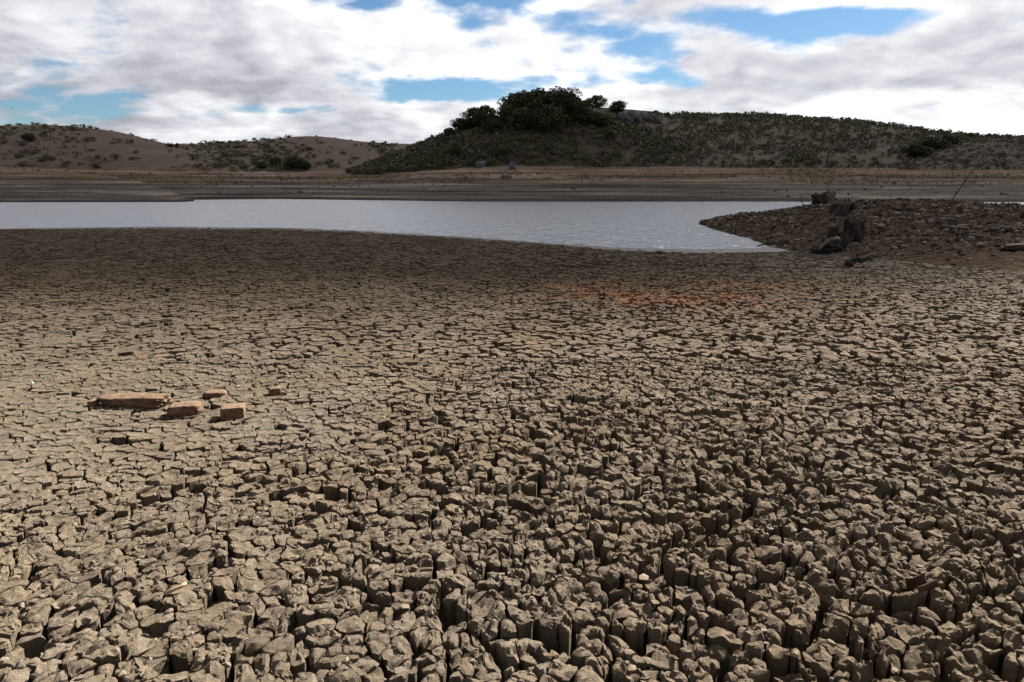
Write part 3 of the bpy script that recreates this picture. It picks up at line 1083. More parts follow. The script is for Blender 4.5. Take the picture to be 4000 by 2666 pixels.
# gravel on the spit, crumbs among the clods
M_TINT, tM, bM = new_mat('loose_stone', 1.0, 0.02)
atM = nd(tM, 'ShaderNodeAttribute', attribute_name='tint').outputs['Color']
tM.links.new(mixc(tM, smooth(tM, noise(tM, wpos(tM), 60, 4), 0.35, 0.65, 0, 0.5), atM, (0.6, 0.57, 0.53, 1), 'MULTIPLY'), bM.inputs['Base Color'])


def pebbles(name, pts, size, cols, seed, sub=1, **kw):
    g = np.random.default_rng(seed)
    v, f = ICO[sub]
    n = len(pts)
    base = v[None] * (1 + 0.35 * g.normal(size=(n, len(v), 1)).clip(-1, 1))
    base = base * g.uniform(0.55, 1.25, (n, 1, 3)) * np.array([1, 1, 0.65])
    a = g.uniform(0, 6.28, n)
    ca, sa = np.cos(a)[:, None], np.sin(a)[:, None]
    x, y = base[..., 0] * ca - base[..., 1] * sa, base[..., 0] * sa + base[..., 1] * ca
    V = np.stack([x, y, base[..., 2]], -1) * size[:, None, None] * 0.5 + pts[:, None, :]
    F = (f[None] + (np.arange(n) * len(v))[:, None, None]).reshape(-1, 3)
    cols = np.asarray(cols)
    c = cols[g.integers(0, len(cols), n)] * g.uniform(0.75, 1.25, (n, 1))
    T = np.repeat(c[:, None, :], len(v), 1).reshape(-1, 3)
    return mesh_np(name, V.reshape(-1, 3), F, M_TINT, T, False)


g = np.random.default_rng(5)
n = 26000
Xr = g.uniform(0.27, 0.86, n)
Yr = 19 + 29 * np.sqrt(g.uniform(0, 1, n))
zc_, tt_, tb2 = spit_core(Xr * Yr, Yr)
ok = (tt_ > 0.02) & (tb2 < 0.15) & (spit_lift(Xr * Yr, Yr) > 0.03) & (fbm(Xr * Yr * 0.8, Yr * 0.8, 301, 3) > -0.4)
pts = np.stack([Xr * Yr, Yr, np.maximum(spit_z(Xr * Yr, Yr), bed(Xr * Yr, Yr)) + 0.005], -1)[ok]
link('gravel', pebbles('gravel', pts, 0.05 + 0.22 * g.uniform(0, 1, len(pts)) ** 2.5, [(0.060, 0.044, 0.032), (0.027, 0.020, 0.016), (0.10, 0.075, 0.056), (0.17, 0.138, 0.11)], 6),
     label='loose brown gravel strewn over the spit', kind='stuff')
cr = []
for blk, m_, top_n in ((NEAR, 1700, 16 * 4), (NEAR2, 1300, 11 * 2)):
    Vb = blk[0]
    i = g.integers(0, len(Vb), m_)
    j = g.integers(1, 1 + top_n, m_)
    q = Vb[i, j]
    cr.append(q[(f_rough(q[:, 0], q[:, 1]) > 0.35)])
cr = np.concatenate(cr)
crs = 0.008 + 0.032 * g.uniform(0, 1, len(cr)) ** 2.2
cr[:, 2] += crs * 0.12
link('mud_crumbs', pebbles('mud_crumbs', cr, crs, [(0.10, 0.079, 0.057), (0.088, 0.073, 0.058), (0.083, 0.062, 0.042)], 8), BED, kind='stuff')


# ------------------------------------------------------------------ dead wood
def mat_wood(name, dark, light, sx=7.0):
    m, t, b = new_mat(name, 0.9, 0.1)
    mp = nd(t, 'ShaderNodeMapping')
    t.links.new(opos(t), mp.inputs[0])
    mp.inputs['Scale'].default_value = (1, 1, 0.4)
    n1 = noise(t, mp.outputs[0], sx, 6, 0.7)
    n2 = noise(t, opos(t), 3.0, 4)
    c = mixc(t, smooth(t, n1, 0.38, 0.68), (*dark, 1), (*light, 1))
    c = mixc(t, smooth(t, n2, 0.4, 0.65, 0, 0.6), c, (0.35, 0.33, 0.32, 1), 'MULTIPLY')
    t.links.new(c, b.inputs['Base Color'])
    t.links.new(bump(t, n1, 0.9, 0.05), b.inputs['Normal'])
    return m


M_WOOD = mat_wood('weathered_dark_wood', (0.016, 0.014, 0.013), (0.060, 0.050, 0.042))
M_WOODL = mat_wood('weathered_grey_wood', (0.06, 0.05, 0.04), (0.17, 0.145, 0.12))
M_RUST = mat_plain('rusty_iron', ((0.036, 0.018, 0.012), (0.060, 0.028, 0.018), (0.02, 0.013, 0.011)), 9.0, 0.8, 60, 0.004)


def tube_mesh(name, path, radii, mat, n=8, seed=0, knob=0.0):
    path = [Vector(p) for p in path]
    V, F = [], []
    for i, p in enumerate(path):
        t = (path[min(i + 1, len(path) - 1)] - path[max(i - 1, 0)]).normalized()
        a = t.cross(Vector((0.31, 0.2, 0.93))).normalized()
        b = t.cross(a)
        for k in range(n):
            th = 2 * math.pi * k / n
            r = radii[i] * (1 + knob * (h2(np.array([i * 31.0]), np.array([k * 1.0]), seed)[0] - 0.5))
            V.append(p + a * math.cos(th) * r + b * math.sin(th) * r)
    V = np.array([v[:] for v in V])
    m = len(path)
    q = [[i * n + k, i * n + (k + 1) % n, (i + 1) * n + (k + 1) % n, (i + 1) * n + k] for i in range(m - 1) for k in range(n)]
    c0, c1 = len(V), len(V) + 1
    V = np.concatenate([V, [path[0][:]], [path[-1][:]]])
    tr = [[c0, (k + 1) % n, k] for k in range(n)] + [[c1, (m - 1) * n + k, (m - 1) * n + (k + 1) % n] for k in range(n)]
    return mesh_np(name, V, [np.array(q), np.array(tr)], mat)


def bole(name, w, d, h, mat, seed, flare=0.35, lean=(0, 0), jag=0.2, hollow=0.25, taper=0.0, lobes=0.30):
    """a broken-off trunk: fluted sides, torn top, sunken heart"""
    n, m = 36, 12
    th = np.arange(n) / n * 2 * np.pi
    V = []
    seg = np.floor(np.arange(n) / n * 10 + 0.9 * vn(th * 0 + seed, th * 1.5, seed))
    topn = 1 - 2.6 * jag * h2(seg, seg * 0, seed) + 0.5 * jag * vn(np.cos(th) * 7, np.sin(th) * 7 + seed, seed + 1)
    for i in range(m):
        f = i / (m - 1)
        fl = 1 + flare * (1 - f) ** 3 - taper * f
        lob = 1 + lobes * (1.1 - 0.3 * f) * vn(np.cos(th) * 1.7 + 9 + f, np.sin(th) * 1.7 + f * 2.1, seed + 3) + 0.10 * vn(np.cos(th) * 9, np.sin(th) * 9 + f * 2, seed + 5)
        r = fl * lob
        z = h * f * topn
        V.append(np.stack([w / 2 * r * np.cos(th) + lean[0] * f, d / 2 * r * np.sin(th) + lean[1] * f, z], -1))
    top = V[-1]
    cen = top.mean(0)
    for s_, dz_ in ((0.82, 0.0), (0.6, hollow * h), (0.3, hollow * h * 1.2)):
        rr_ = cen + (top - cen) * s_
        rr_[:, 2] = top[:, 2] * (0.5 + 0.5 * s_) + cen[2] * (0.5 - 0.5 * s_) - dz_
        V.append(rr_)
    V = np.concatenate(V + [np.array([[cen[0], cen[1], cen[2] - hollow * h * 1.25]])])
    mm = m + 3
    k = np.arange(n)
    q = np.concatenate([np.stack([i * n + k, i * n + (k + 1) % n, (i + 1) * n + (k + 1) % n, (i + 1) * n + k], 1) for i in range(mm - 1)])
    tr = np.stack([(mm - 1) * n + k, (mm - 1) * n + (k + 1) % n, np.full(n, mm * n)], 1)
    return mesh_np(name, V, [q, tr], mat, shade=False)


def empty(name, loc, label, cat, group=None):
    return link(name, None, None, loc, label, cat, group)


def pxw(px, y):
    return px / FPX * y


# stump on the crest with a splinter
p = at_near(3217, 799)
y = p.y
s1 = empty('tree_stump', p - Vector((0, 0, 0.1)), 'broken dark stump with a tall splinter on the crest of the spit', 'stump')
link('trunk', bole('trunk', pxw(46, y), pxw(44, y), pxw(38, y) + 0.1, M_WOOD, 21, 0.1, (-0.10, 0), 0.16, 0.15, -0.15), s1, (-pxw(17, y), 0, 0))
link('trunk', bole('trunk', pxw(34, y), pxw(38, y), pxw(44, y) + 0.1, M_WOODL, 22, 0.15, (0.05, 0), 0.14, 0.2, -0.1), s1, (pxw(20, y), 0.1, 0))
link('splinter', tube_mesh('splinter', [(pxw(14, y), 0, pxw(38, y)), (pxw(12, y), 0, pxw(52, y)), (pxw(8, y), 0, pxw(64, y))], [0.09, 0.06, 0.012], M_WOODL, 6, 3, 0.4), s1)
link('splinter', tube_mesh('splinter', [(pxw(34, y), 0.05, pxw(40, y)), (pxw(37, y), 0.05, pxw(48, y)), (pxw(38, y), 0.05, pxw(54, y))], [0.07, 0.05, 0.02], M_WOODL, 6, 4, 0.4), s1)
# middle stump
p = at_near(3278, 843)
y = p.y
s2 = empty('tree_stump', p - Vector((0, 0, 0.1)), 'leaning dark stump between the splintered stump and the biggest stump', 'stump')
link('trunk', bole('trunk', pxw(62, y), pxw(55, y), pxw(58, y), M_WOOD, 23, 0.15, (0.18, 0.1), 0.10, 0.2, -0.2), s2)
link('splinter', bole('splinter', pxw(18, y), pxw(14, y), pxw(30, y), M_WOODL, 24, 0.1, (0.03, 0), 0.3, 0.1), s2, (pxw(24, y), 0.1, pxw(46, y)))
link('splinter', bole('splinter', pxw(9, y), pxw(9, y), pxw(34, y), M_WOODL, 25, 0.1, (0.03, 0), 0.35, 0.1, 0.5), s2, (pxw(37, y), 0.1, pxw(44, y)))
link('splinter', bole('splinter', pxw(20, y), pxw(16, y), pxw(26, y), M_WOODL, 29, 0.1, (0.08, 0), 0.3, 0.1), s2, (pxw(46, y), 0.15, pxw(34, y)))
# biggest stump
p = at_near(3290, 965)
y = p.y
s3 = empty('tree_stump', p - Vector((0, 0, 0.12)), 'biggest stump, a cluster of dark broken trunks at the water edge of the spit', 'stump')


def blk(name, uc, vtop, vbot, w, mat, seed, dy=0.0, **kw):
    link(name, bole(name, pxw(w, y), pxw(w * 0.85, y), pxw(vbot - vtop, y), mat, seed, **kw), s3, (pxw(uc - 3290, y), dy, pxw(972 - vbot, y)))


blk('trunk', 3294, 884, 975, 62, M_WOOD, 31, 0.1, flare=0.4, jag=0.12, hollow=0.1)
blk('trunk', 3279, 846, 915, 29, M_WOODL, 32, 0.15, flare=0.1, jag=0.06, hollow=0.02, lobes=0.08)
blk('trunk', 3308, 843, 915, 24, M_WOOD, 33, 0.25, flare=0.1, jag=0.12, hollow=0.05)
blk('trunk', 3346, 862, 945, 50, M_WOOD, 34, 0.2, flare=-0.25, jag=0.10, hollow=0.35, taper=-0.2)
blk('splinter', 3342, 842, 890, 15, M_WOODL, 35, 0.45, flare=0.1, jag=0.2, hollow=0.05)
blk('splinter', 3362, 846, 892, 17, M_WOODL, 36, 0.45, flare=0.1, jag=0.25, hollow=0.05)
blk('trunk', 3248, 880, 935, 30, M_WOOD, 37, 0.0, flare=0.0, jag=0.1, hollow=0.05)
rt = link('root', rock_mesh('root', M_WOOD, (pxw(108, y), 0.9, pxw(46, y)), 38, 4, 0.4, 0.3, 0.6, False), s3, (pxw(3212 - 3290, y), -0.35, -0.12))
rt.rotation_euler.y = -0.10
link('root', tube_mesh('root', [(pxw(-128, y), -0.75, 0.08), (pxw(-110, y), -0.7, pxw(24, y)), (pxw(-80, y), -0.6, pxw(44, y)), (pxw(-40, y), -0.4, pxw(46, y))], [0.05, 0.07, 0.08, 0.09], M_WOODL, 7, 6, 0.5), s3)
# logs and branches


def limb(name, pts, r, label, cat, mat=None, lift=0.04, n=8, seed=0):
    P_ = []
    y = None
    for (u, v) in pts:
        X, Z = tang(u, v)
        if y is None:
            b = at_near(*pts[0])
            y = b.y
        P_.append(Vector((X * y, y, CAM_H + Z * y)))
    c = Vector((sum(q.x for q in P_) / len(P_), y, min(q.z for q in P_)))
    rr_ = list(np.interp(np.linspace(0, 1, len(P_)), np.linspace(0, 1, len(r)), r))
    return link(name, tube_mesh(name, [q - c for q in P_], rr_, mat or M_WOOD, n, seed, 0.35), None, c, label, cat)


limb('log', [(3236, 992), (3262, 988), (3300, 991), (3352, 980)], [0.13, 0.12, 0.08], 'pale weathered log lying before the biggest stump', 'log', M_WOODL, seed=2)
limb('branch', [(3310, 970), (3330, 958), (3345, 955), (3358, 962)], [0.09, 0.10, 0.05], 'short bent grey branch just behind the pale log', 'branch', M_WOODL, seed=3)
limb('branch', [(2948, 967), (2965, 959), (2990, 953), (3030, 950), (3085, 951)], [0.02, 0.04, 0.05], 'long curved bare branch reaching over the water edge', 'branch', seed=4)
limb('branch', [(3035, 966), (3060, 950), (3078, 942), (3095, 958), (3100, 970)], [0.05, 0.07, 0.05], 'crooked dark branch beside the curved bare branch', 'branch', seed=5)
limb('branch', [(2800, 910), (2820, 905), (2850, 897), (2880, 893)], [0.03, 0.05, 0.05], 'dark branch stranded at the waterline of the spit', 'branch', seed=6)
limb('branch', [(2858, 896), (2857, 886), (2855, 878)], [0.05, 0.03, 0.015], 'short upright twig beside the stranded dark branch', 'branch', seed=7)
dw = at_near(3352, 1042)
d0 = empty('driftwood', dw, 'black twisted piece of driftwood alone on the pale mud', 'driftwood')
link('knot', rock_mesh('knot', M_WOOD, (0.26, 0.2, 0.24), 51, 3, 0.2, 0.3), d0, (-0.26, 0, -0.02))
link('arm', tube_mesh('arm', [(-0.3, 0, 0.10), (-0.1, 0, 0.2), (0.1, 0, 0.2), (0.25, 0, 0.26), (0.36, 0, 0.24)], [0.07, 0.08, 0.07, 0.07, 0.03], M_WOOD, 8, 8, 0.5), d0)
link('arm', tube_mesh('arm', [(-0.05, 0.02, 0.18), (0.06, -0.04, 0.12), (0.18, -0.02, 0.15)], [0.05, 0.04, 0.02], M_WOOD, 7, 9, 0.5), d0)
stone(3396, 3422, 989, 1004, 61, 'pale squared chunk of wood on the mud beside the pale log', 'wood_chunk', M_WOODL, 0.2, 0.9, 3, 0.1)
# wire hoop and rod
pw_ = at_near(3140, 815)
X_, Z_ = tang(3140, 815)
yw_ = pw_.y
wire = []
for (u, v) in ((3141, 818), (3136, 803), (3130, 787), (3129, 774), (3133, 764), (3141, 758), (3152, 757), (3166, 760), (3182, 766)):
    a, b = tang(u, v)
    wire.append(Vector((a * yw_, yw_, CAM_H + b * yw_)) - pw_)
link('wire', tube_mesh('wire', wire, [0.022] * len(wire), M_DARKROCK, 6), None, pw_, 'thin black wire hoop bent from the gravel up to the splintered stump', 'wire')
pr_ = at_near(3632, 908)
a, b = tang(3838, 616)
top_ = Vector((a * (pr_.y + 0.6), pr_.y + 0.6, CAM_H + b * (pr_.y + 0.6))) - pr_
link('rod', tube_mesh('rod', [-top_ * 0.06, top_ * 0.33, top_ * 0.66 + Vector((-0.03, 0, 0)), top_, top_ + Vector((0.08, 0, 0.05))], [0.023, 0.023, 0.022, 0.019, 0.017], M_RUST, 7), None, pr_, 'long thin rusty rod leaning out of the gravel spit', 'rod')

# small things in the foreground
tw = at_near(690, 2330)
link('twig', tube_mesh('twig', [(-0.034, -0.02, 0.022), (-0.01, 0, 0.030), (0.018, 0.01, 0.038), (0.036, 0.022, 0.046)], [0.007, 0.008, 0.008, 0.007], mat_plain('bare_twig', ((0.20, 0.13, 0.08), (0.27, 0.19, 0.12)), 30, 0.8), 8, 2, 0.2), None, tw, 'short pale broken twig lying across mud clods', 'twig')
sh = at_near(128, 1512)
link('shell', rock_mesh('shell', mat_plain('white_shell', ((0.4, 0.39, 0.37), (0.5, 0.48, 0.46)), 20, 0.5), (0.022, 0.015, 0.035), 71, 3, 0.1, 0.2), None, sh + Vector((0, 0, 0.012)), 'small white shell standing in the tan mud', 'shell')
cn = at_near(3565, 2325)
can = empty('rusty_can', cn + Vector((0, 0, 0.012)), 'crushed rusty can half buried between dark clods', 'can')


def can_shell(r, h, seed):
    n = 26
    th = np.linspace(-2.3, 2.3, n)
    V = []
    for i, z in enumerate((0, 0.02, h * 0.5, h - 0.004, h)):
        rr_ = r * (1 + 0.12 * vn(np.cos(th) * 2 + seed, np.sin(th) * 2 + z * 20, seed) + (0.06 if i in (0, 4) else 0))
        V.append(np.stack([rr_ * np.cos(th), rr_ * np.sin(th) * 0.7, z + 0 * th], -1))
    V = np.concatenate(V)
    return mesh_np('shell', V, grid_faces(5, n), M_RUST)


cs_ = link('side', can_shell(0.05, 0.085, 4), can)
cs_.rotation_euler = (0.3, 1.25, 0.5)
md = cs_.modifiers.new('solid', 'SOLIDIFY')
md.thickness = 0.003
ld = link('rim', tube_mesh('rim', [(0.05 * math.cos(t_) * 0.9, 0.05 * math.sin(t_) * 0.65, 0) for t_ in np.linspace(-2.2, 2.2, 18)], [0.003] * 18, M_RUST, 6), can, (0.0, 0, 0))
ld.rotation_euler = (0.3, 1.25, 0.5)

# ------------------------------------------------------------------ plants
def leaf_quads(cen, rad, n, size, g, flat=0.8):
    """n leaf faces in each clump, denser towards its skin"""
    K = len(cen)
    d = g.normal(size=(K, n, 3))
    d /= np.linalg.norm(d, axis=2, keepdims=True)
    r = g.uniform(0.35, 1, (K, n, 1)) ** 0.5
    c = cen[:, None, :] + d * r * rad[:, None, None] * np.array([1, 1, flat])
    c = c.reshape(-1, 3)
    a = g.normal(size=(len(c), 3))
    a /= np.linalg.norm(a, axis=1, keepdims=True)
    b = np.cross(a, g.normal(size=(len(c), 3)))
    b /= np.linalg.norm(b, axis=1, keepdims=True)
    s_ = size * g.uniform(0.6, 1.4, (len(c), 1))
    V = np.stack([c - a * s_, c - b * s_ * 0.6, c + a * s_, c + b * s_ * 0.6], 1)
    return V.reshape(-1, 3), np.arange(len(c) * 4).reshape(-1, 4)


M_OAK = mat_leaf('evergreen_leaf', (0.018, 0.026, 0.010), (0.048, 0.058, 0.020))
M_OLIVE = mat_leaf('olive_leaf', (0.036, 0.039, 0.019), (0.074, 0.074, 0.034))
M_YELLOW = mat_leaf('yellow_green_leaf', (0.050, 0.051, 0.020), (0.096, 0.090, 0.032))
M_GREYB = mat_leaf('grey_brown_twigs', (0.050, 0.043, 0.036), (0.090, 0.076, 0.062))
M_BARK = mat_wood('bark', (0.035, 0.028, 0.022), (0.08, 0.065, 0.05))


def crown_mesh(name, seed, mat, K=60, n=85, size=0.026, low=0.10, low_cut=-0.9):
    g = np.random.default_rng(seed)
    d = g.normal(size=(K, 3))
    d /= np.linalg.norm(d, axis=1, keepdims=True)
    d[:, 2] = np.where(d[:, 2] < low_cut, -d[:, 2], d[:, 2])
    r = g.uniform(0.3, 1.0, (K, 1)) ** 0.5
    c = d * r * np.array([0.40, 0.40, 0.36]) * (1 + 0.20 * fbm3(d, 1.7, seed, 2)[:, None])
    c[:, 2] += 0.36 + low
    rad = g.uniform(0.09, 0.17, K)
    V, F = leaf_quads(c, rad, n, size, g)
    return mesh_np(name, V, F, mat, shade=False)


def trunk_mesh(name, seed):
    g = np.random.default_rng(seed)
    V, F, b = [], [], 0
    paths = [([(0, 0, -0.06), (0.01, 0.01, 0.1), (0.02, 0, 0.3), (0.0, 0.02, 0.6)], [0.05, 0.036, 0.028, 0.012])]
    for i in range(5):
        a = g.uniform(0, 6.28)
        z0 = g.uniform(0.08, 0.25)
        paths.append(([(0.01, 0, z0), (0.13 * math.cos(a), 0.13 * math.sin(a), z0 + 0.16), (0.3 * math.cos(a), 0.3 * math.sin(a), z0 + 0.3)], [0.022, 0.016, 0.006]))
    for pth, rd in paths:
        me = tube_mesh('t', pth, rd, None, 6, seed, 0.3)
        n_ = len(me.vertices)
        co = np.zeros(n_ * 3, np.float32)
        me.vertices.foreach_get('co', co)
        V.append(co.reshape(-1, 3))
        F += [[v_ + b for v_ in p_.vertices] for p_ in me.polygons]
        b += n_
        bpy.data.meshes.remove(me)
    f4 = np.array([f for f in F if len(f) == 4])
    f3 = np.array([f for f in F if len(f) == 3])
    return mesh_np(name, np.concatenate(V), [f4, f3], M_BARK)


CROWNS = {'oak': [crown_mesh('crown', 400 + i, M_OAK, 80, 80, low=0.07) for i in range(5)], 'olive': [crown_mesh('crown', 420 + i, M_OLIVE, low=0.0) for i in range(2)]}
TRUNKS = [trunk_mesh('trunk', 440 + i) for i in range(3)]
tcount = 0


def tree(hill, u, vt, vb, w, label, kind='oak', group=None, cat='tree', name='evergreen_tree', dy=0.0):
    global tcount
    x, y, z = hill.at(u, vb)
    y2 = y + dy
    X = x / y
    z = float(hill.z(np.array([X]), np.array([y2]))[0])
    x, y = X * y2, y2
    W = pxw(w, y) * (1.22 if group else 1.05)
    Z = tang(u, vt)[1]
    Hh = max(CAM_H + Z * y - z, W * 0.5)
    r = empty(name, (x, y, z - 0.15), label, cat, group)
    r.rotation_euler.z = tcount * 1.7
    a = link('trunk', TRUNKS[tcount % 3], r)
    b = link('crown', CROWNS[kind][tcount % len(CROWNS[kind])], r)
    for o in (a, b):
        o.scale = (W / 0.95, W / 0.95, (Hh + 0.15) / 0.90)
    tcount += 1


GR = 'trees of the dark grove on the knoll'
for (u, vt, vb, w, dy, lb) in (
        (2090, 338, 478, 150, 4, 'tall rounded evergreen at the crown of the grove'),
        (2185, 338, 480, 160, 3, 'broadest dome-topped evergreen of the grove'),
        (2020, 352, 475, 120, 4, 'tall evergreen on the open side of the grove crown'),
        (2235, 385, 488, 95, 1, 'evergreen filling the shoulder of the grove beside the bare ridge'),
        (2140, 395, 492, 120, -3, 'lower evergreen at the front of the grove below the dome'),
        (2050, 410, 490, 110, -3, 'dark evergreen at the front of the grove among gaps of light'),
        (1985, 405, 490, 85, 0, 'narrower evergreen where sky shows through the grove'),
        (1900, 404, 506, 80, 2, 'upright evergreen standing apart downhill of the grove'),
        (1858, 416, 512, 90, 2, 'dense evergreen in the lower clump of the grove'),
        (1815, 455, 518, 85, 1, 'spreading evergreen at the downhill end of the lower clump'),
        (1925, 455, 508, 70, -2, 'small evergreen between the two clumps of the grove'),
        (2290, 420, 488, 95, 0, 'squat evergreen at the uphill edge of the grove'),
        (2340, 440, 490, 70, -1, 'small rounded evergreen ending the grove near the rocks')):
    tree(H_KNOLL, u, vt, vb, w, lb, 'oak', GR, dy=dy)
tree(H_KNOLL, 1760, 498, 545, 55, 'small dark tree trailing below the lower clump of the grove', dy=1)
tree(H_KNOLL, 2412, 389, 440, 66, 'lone round dark tree on the ridge above the grey outcrop')
tree(H_KNOLL, 2330, 390, 430, 90, 'pale green spreading bush on the ridge behind the grove', 'olive', dy=6)
tree(H_KNOLL, 2280, 396, 432, 60, 'pale green bush close behind the grove on the skyline', 'olive', dy=6)
tree(H_KNOLL, 2560, 430, 452, 28, 'small round tree on the skyline past the lone dark tree', dy=2)
tree(H_KNOLL, 2607, 438, 458, 20, 'tiny skyline tree further along the ridge', dy=2)
tree(H_KNOLL, 2383, 508, 545, 48, 'bright dark-green bush alone below the grey outcrop')
tree(H_KNOLL, 1779, 560, 616, 56, 'tall green bush low on the slope below the lower clump')
tree(H_KNOLL, 1961, 575, 614, 46, 'rounded green bush low on the slope above the bank boulders')
tree(H_KNOLL, 1920, 546, 563, 22, 'little green bush beside the bare scar on the knoll')
RT = 'leaning trees on the long ridge'
tree(H_KNOLL, 3575, 560, 618, 90, 'low spreading tree at the foot of the leaning ridge trees', group=RT)
tree(H_KNOLL, 3640, 535, 595, 100, 'wide dark tree in the middle of the leaning ridge trees', group=RT)
tree(H_KNOLL, 3695, 526, 578, 85, 'uppermost of the leaning trees above the brown spur', group=RT)
tree(H_KNOLL, 3790, 522, 536, 28, 'small skyline tree above the brown spur', dy=1)
tree(H_MID, 1150, 608, 662, 75, 'largest round tree at the foot of the bare brown dome', 'oak')
tree(H_MID, 1195, 628, 664, 50, 'round tree pressed against the largest valley tree', 'oak')
tree(H_MID, 1075, 610, 648, 48, 'dark tree up the valley beside the largest valley tree', 'oak')
tree(H_MID, 1024, 628, 660, 46, 'rounded dark tree at the valley edge near the dry hill', 'oak')
tree(H_LEFT, 112, 518, 552, 52, 'dark tree alone among scrub on the rounded dry hill', 'oak')
tree(H_LEFT, 690, 560, 580, 16, 'narrow tree on the shoulder of the rounded dry hill', 'oak', dy=1)
tree(H_LEFT, 668, 562, 577, 22, 'low tree next to the narrow tree on the hill shoulder', 'oak', dy=1)

# scrub
def shrub_geo(seed, n=26, sz=0.062):
    g = np.random.default_rng(seed)
    K = 7
    c = np.stack([g.uniform(-0.33, 0.33, K), g.uniform(-0.33, 0.33, K), g.uniform(0.12, 0.42, K)], -1)
    return leaf_quads(c, g.uniform(0.15, 0.26, K), n, sz, g)


SH_GEO = [shrub_geo(500 + i) for i in range(6)]
SH_LOW = [shrub_geo(500 + i, 3, 0.145) for i in range(6)]
SH_MAT = {'olive': M_OLIVE, 'yellow': M_YELLOW, 'grey': M_GREYB}
SH_MESH = {k: [mesh_np('shrub', v, f, m, shade=False) for v, f in SH_GEO] for k, m in SH_MAT.items()}


def ell(u, v, cu_, cv_, ru, rv):
    return np.exp(-(((u - cu_) / ru) ** 2 + ((v - cv_) / rv) ** 2))


def dens_knoll(u, v):
    d = 0.95 - 0.15 * sstep(2500, 3600, u)
    d = d - 1.0 * ell(u, v, 2560, 480, 130, 28) - 0.9 * ell(u, v, 1900, 540, 60, 22) - 0.8 * ell(u, v, 2080, 580, 60, 20)
    d = d - 0.45 * ell(u, v, 3500, 515, 220, 30) - 0.5 * ell(u, v, 3450, 590, 90, 30) - 0.6 * ell(u, v, 2830, 475, 80, 14)
    return d * (v > 452 + 0 * u)


def dens_left(u, v):
    return 0.02 + 0.95 * ell(u, v, 180, 610, 150, 45) + 0.5 * ell(u, v, 60, 525, 130, 30) + 0.6 * ell(u, v, 340, 640, 90, 22) + 0.5 * ell(u, v, 250, 520, 90, 20) + 0.5 * ell(u, v, 850, 650, 130, 25) + 0.12 * ell(u, v, 640, 600, 150, 50)


def dens_mid(u, v):
    return 0.02 + 0.6 * ell(u, v, 900, 600, 200, 35) + 0.8 * ell(u, v, 1050, 650, 250, 30) + 0.3 * ell(u, v, 1080, 575, 60, 20) + 0.3 * ell(u, v, 1480, 590, 70, 30)


def dens_right(u, v):
    return 0.7 + 0.3 * ell(u, v, 3700, 640, 120, 40)


g = np.random.default_rng(77)
ALL = []          # x, y, z, width, tall, kind, hill
for hi, (hill, df, n, wr, mix_) in enumerate(((H_KNOLL, dens_knoll, 13500, (1.0, 2.5), (0.42, 0.22, 0.36)), (H_LEFT, dens_left, 3200, (1.2, 3.2), (0.6, 0.25, 0.15)),
                                             (H_MID, dens_mid, 6000, (1.8, 4.4), (0.7, 0.15, 0.15)), (H_RIGHT, dens_right, 2000, (0.8, 1.9), (0.25, 0.1, 0.65)))):
    X = g.uniform(max(hill.X[0], -0.84), min(hill.X[-1], 0.84), n)
    yb = hill.yb
    yr = np.interp(X, hill.X, hill.Yr)
    y = yb + (yr - yb) * g.uniform(-0.02, 1.05 if hi == 0 else 0.97, n)
    z = hill.z(X, y)
    u, v = proj(X * y, y, z)
    clump = fbm(X * y * 0.11, y * 0.11, 600 + hi, 3)
    p_ = df(u, v) * (0.75 + 0.9 * clump)
    keep = (g.uniform(0, 1, n) < p_) & (z > bank_z(X, y) - 0.1)
    if hill is not H_KNOLL:
        keep &= ~((hill is H_LEFT) & (u > 1050))
    kk = g.choice(3, n, p=mix_)
    ww = wr[0] + (wr[1] - wr[0]) * g.uniform(0, 1, n) ** 1.6
    tall = ww * (g.uniform(0.5, 0.8, n) if hi == 0 else g.uniform(0.32, 0.55, n))
    for i in np.nonzero(keep)[0]:
        ALL.append((X[i] * y[i], y[i], z[i], ww[i], tall[i], int(kk[i]), hi, u[i], v[i]))
A_ = np.array(ALL)
inside = (A_[:, 7] > 10) & (A_[:, 7] < 3990)
hid = (A_[:, 6] == 0) & (A_[:, 7] > 3480) & (A_[:, 8] > 600)          # behind the spur
score = A_[:, 3] / A_[:, 1] * inside * ~hid
pick = set(np.argsort(-score)[:300].tolist())
KN = ('olive', 'yellow', 'grey')
WORD = {'olive': 'olive green', 'yellow': 'yellow-green', 'grey': 'grey-brown twiggy'}


def where_on(hi, u, v):
    if hi == 0:
        if u < 1750:
            return 'on the tapering end of the knoll slope'
        if u < 2400:
            return 'just under the dark grove' if v < 540 else 'on the middle slope below the dark grove' if v < 610 else 'at the eroded foot of the slope below the grove'
        if u < 2800:
            return 'around the grey outcrops' if v < 530 else 'on the slope under the grey outcrops'
        if u < 3400:
            return 'on the upper face of the long ridge' if v < 560 else 'on the lower face of the long ridge'
        return 'near the leaning ridge trees'
    if hi == 1:
        return 'on the crest of the rounded dry hill' if v < 540 else 'in the thicket on the rounded dry hill' if u < 500 else 'on the bare flank of the rounded dry hill'
    if hi == 2:
        return 'on the valley saddle' if v < 580 else 'in the valley under the bare brown dome'
    return 'on the low brown spur'


def size_word(w, hi):
    lo, hi_ = ((1.6, 2.2), (2.2, 3.0), (2.8, 3.7), (1.2, 1.5))[hi]
    return 'small' if w < lo else 'mid-sized' if w < hi_ else 'large'


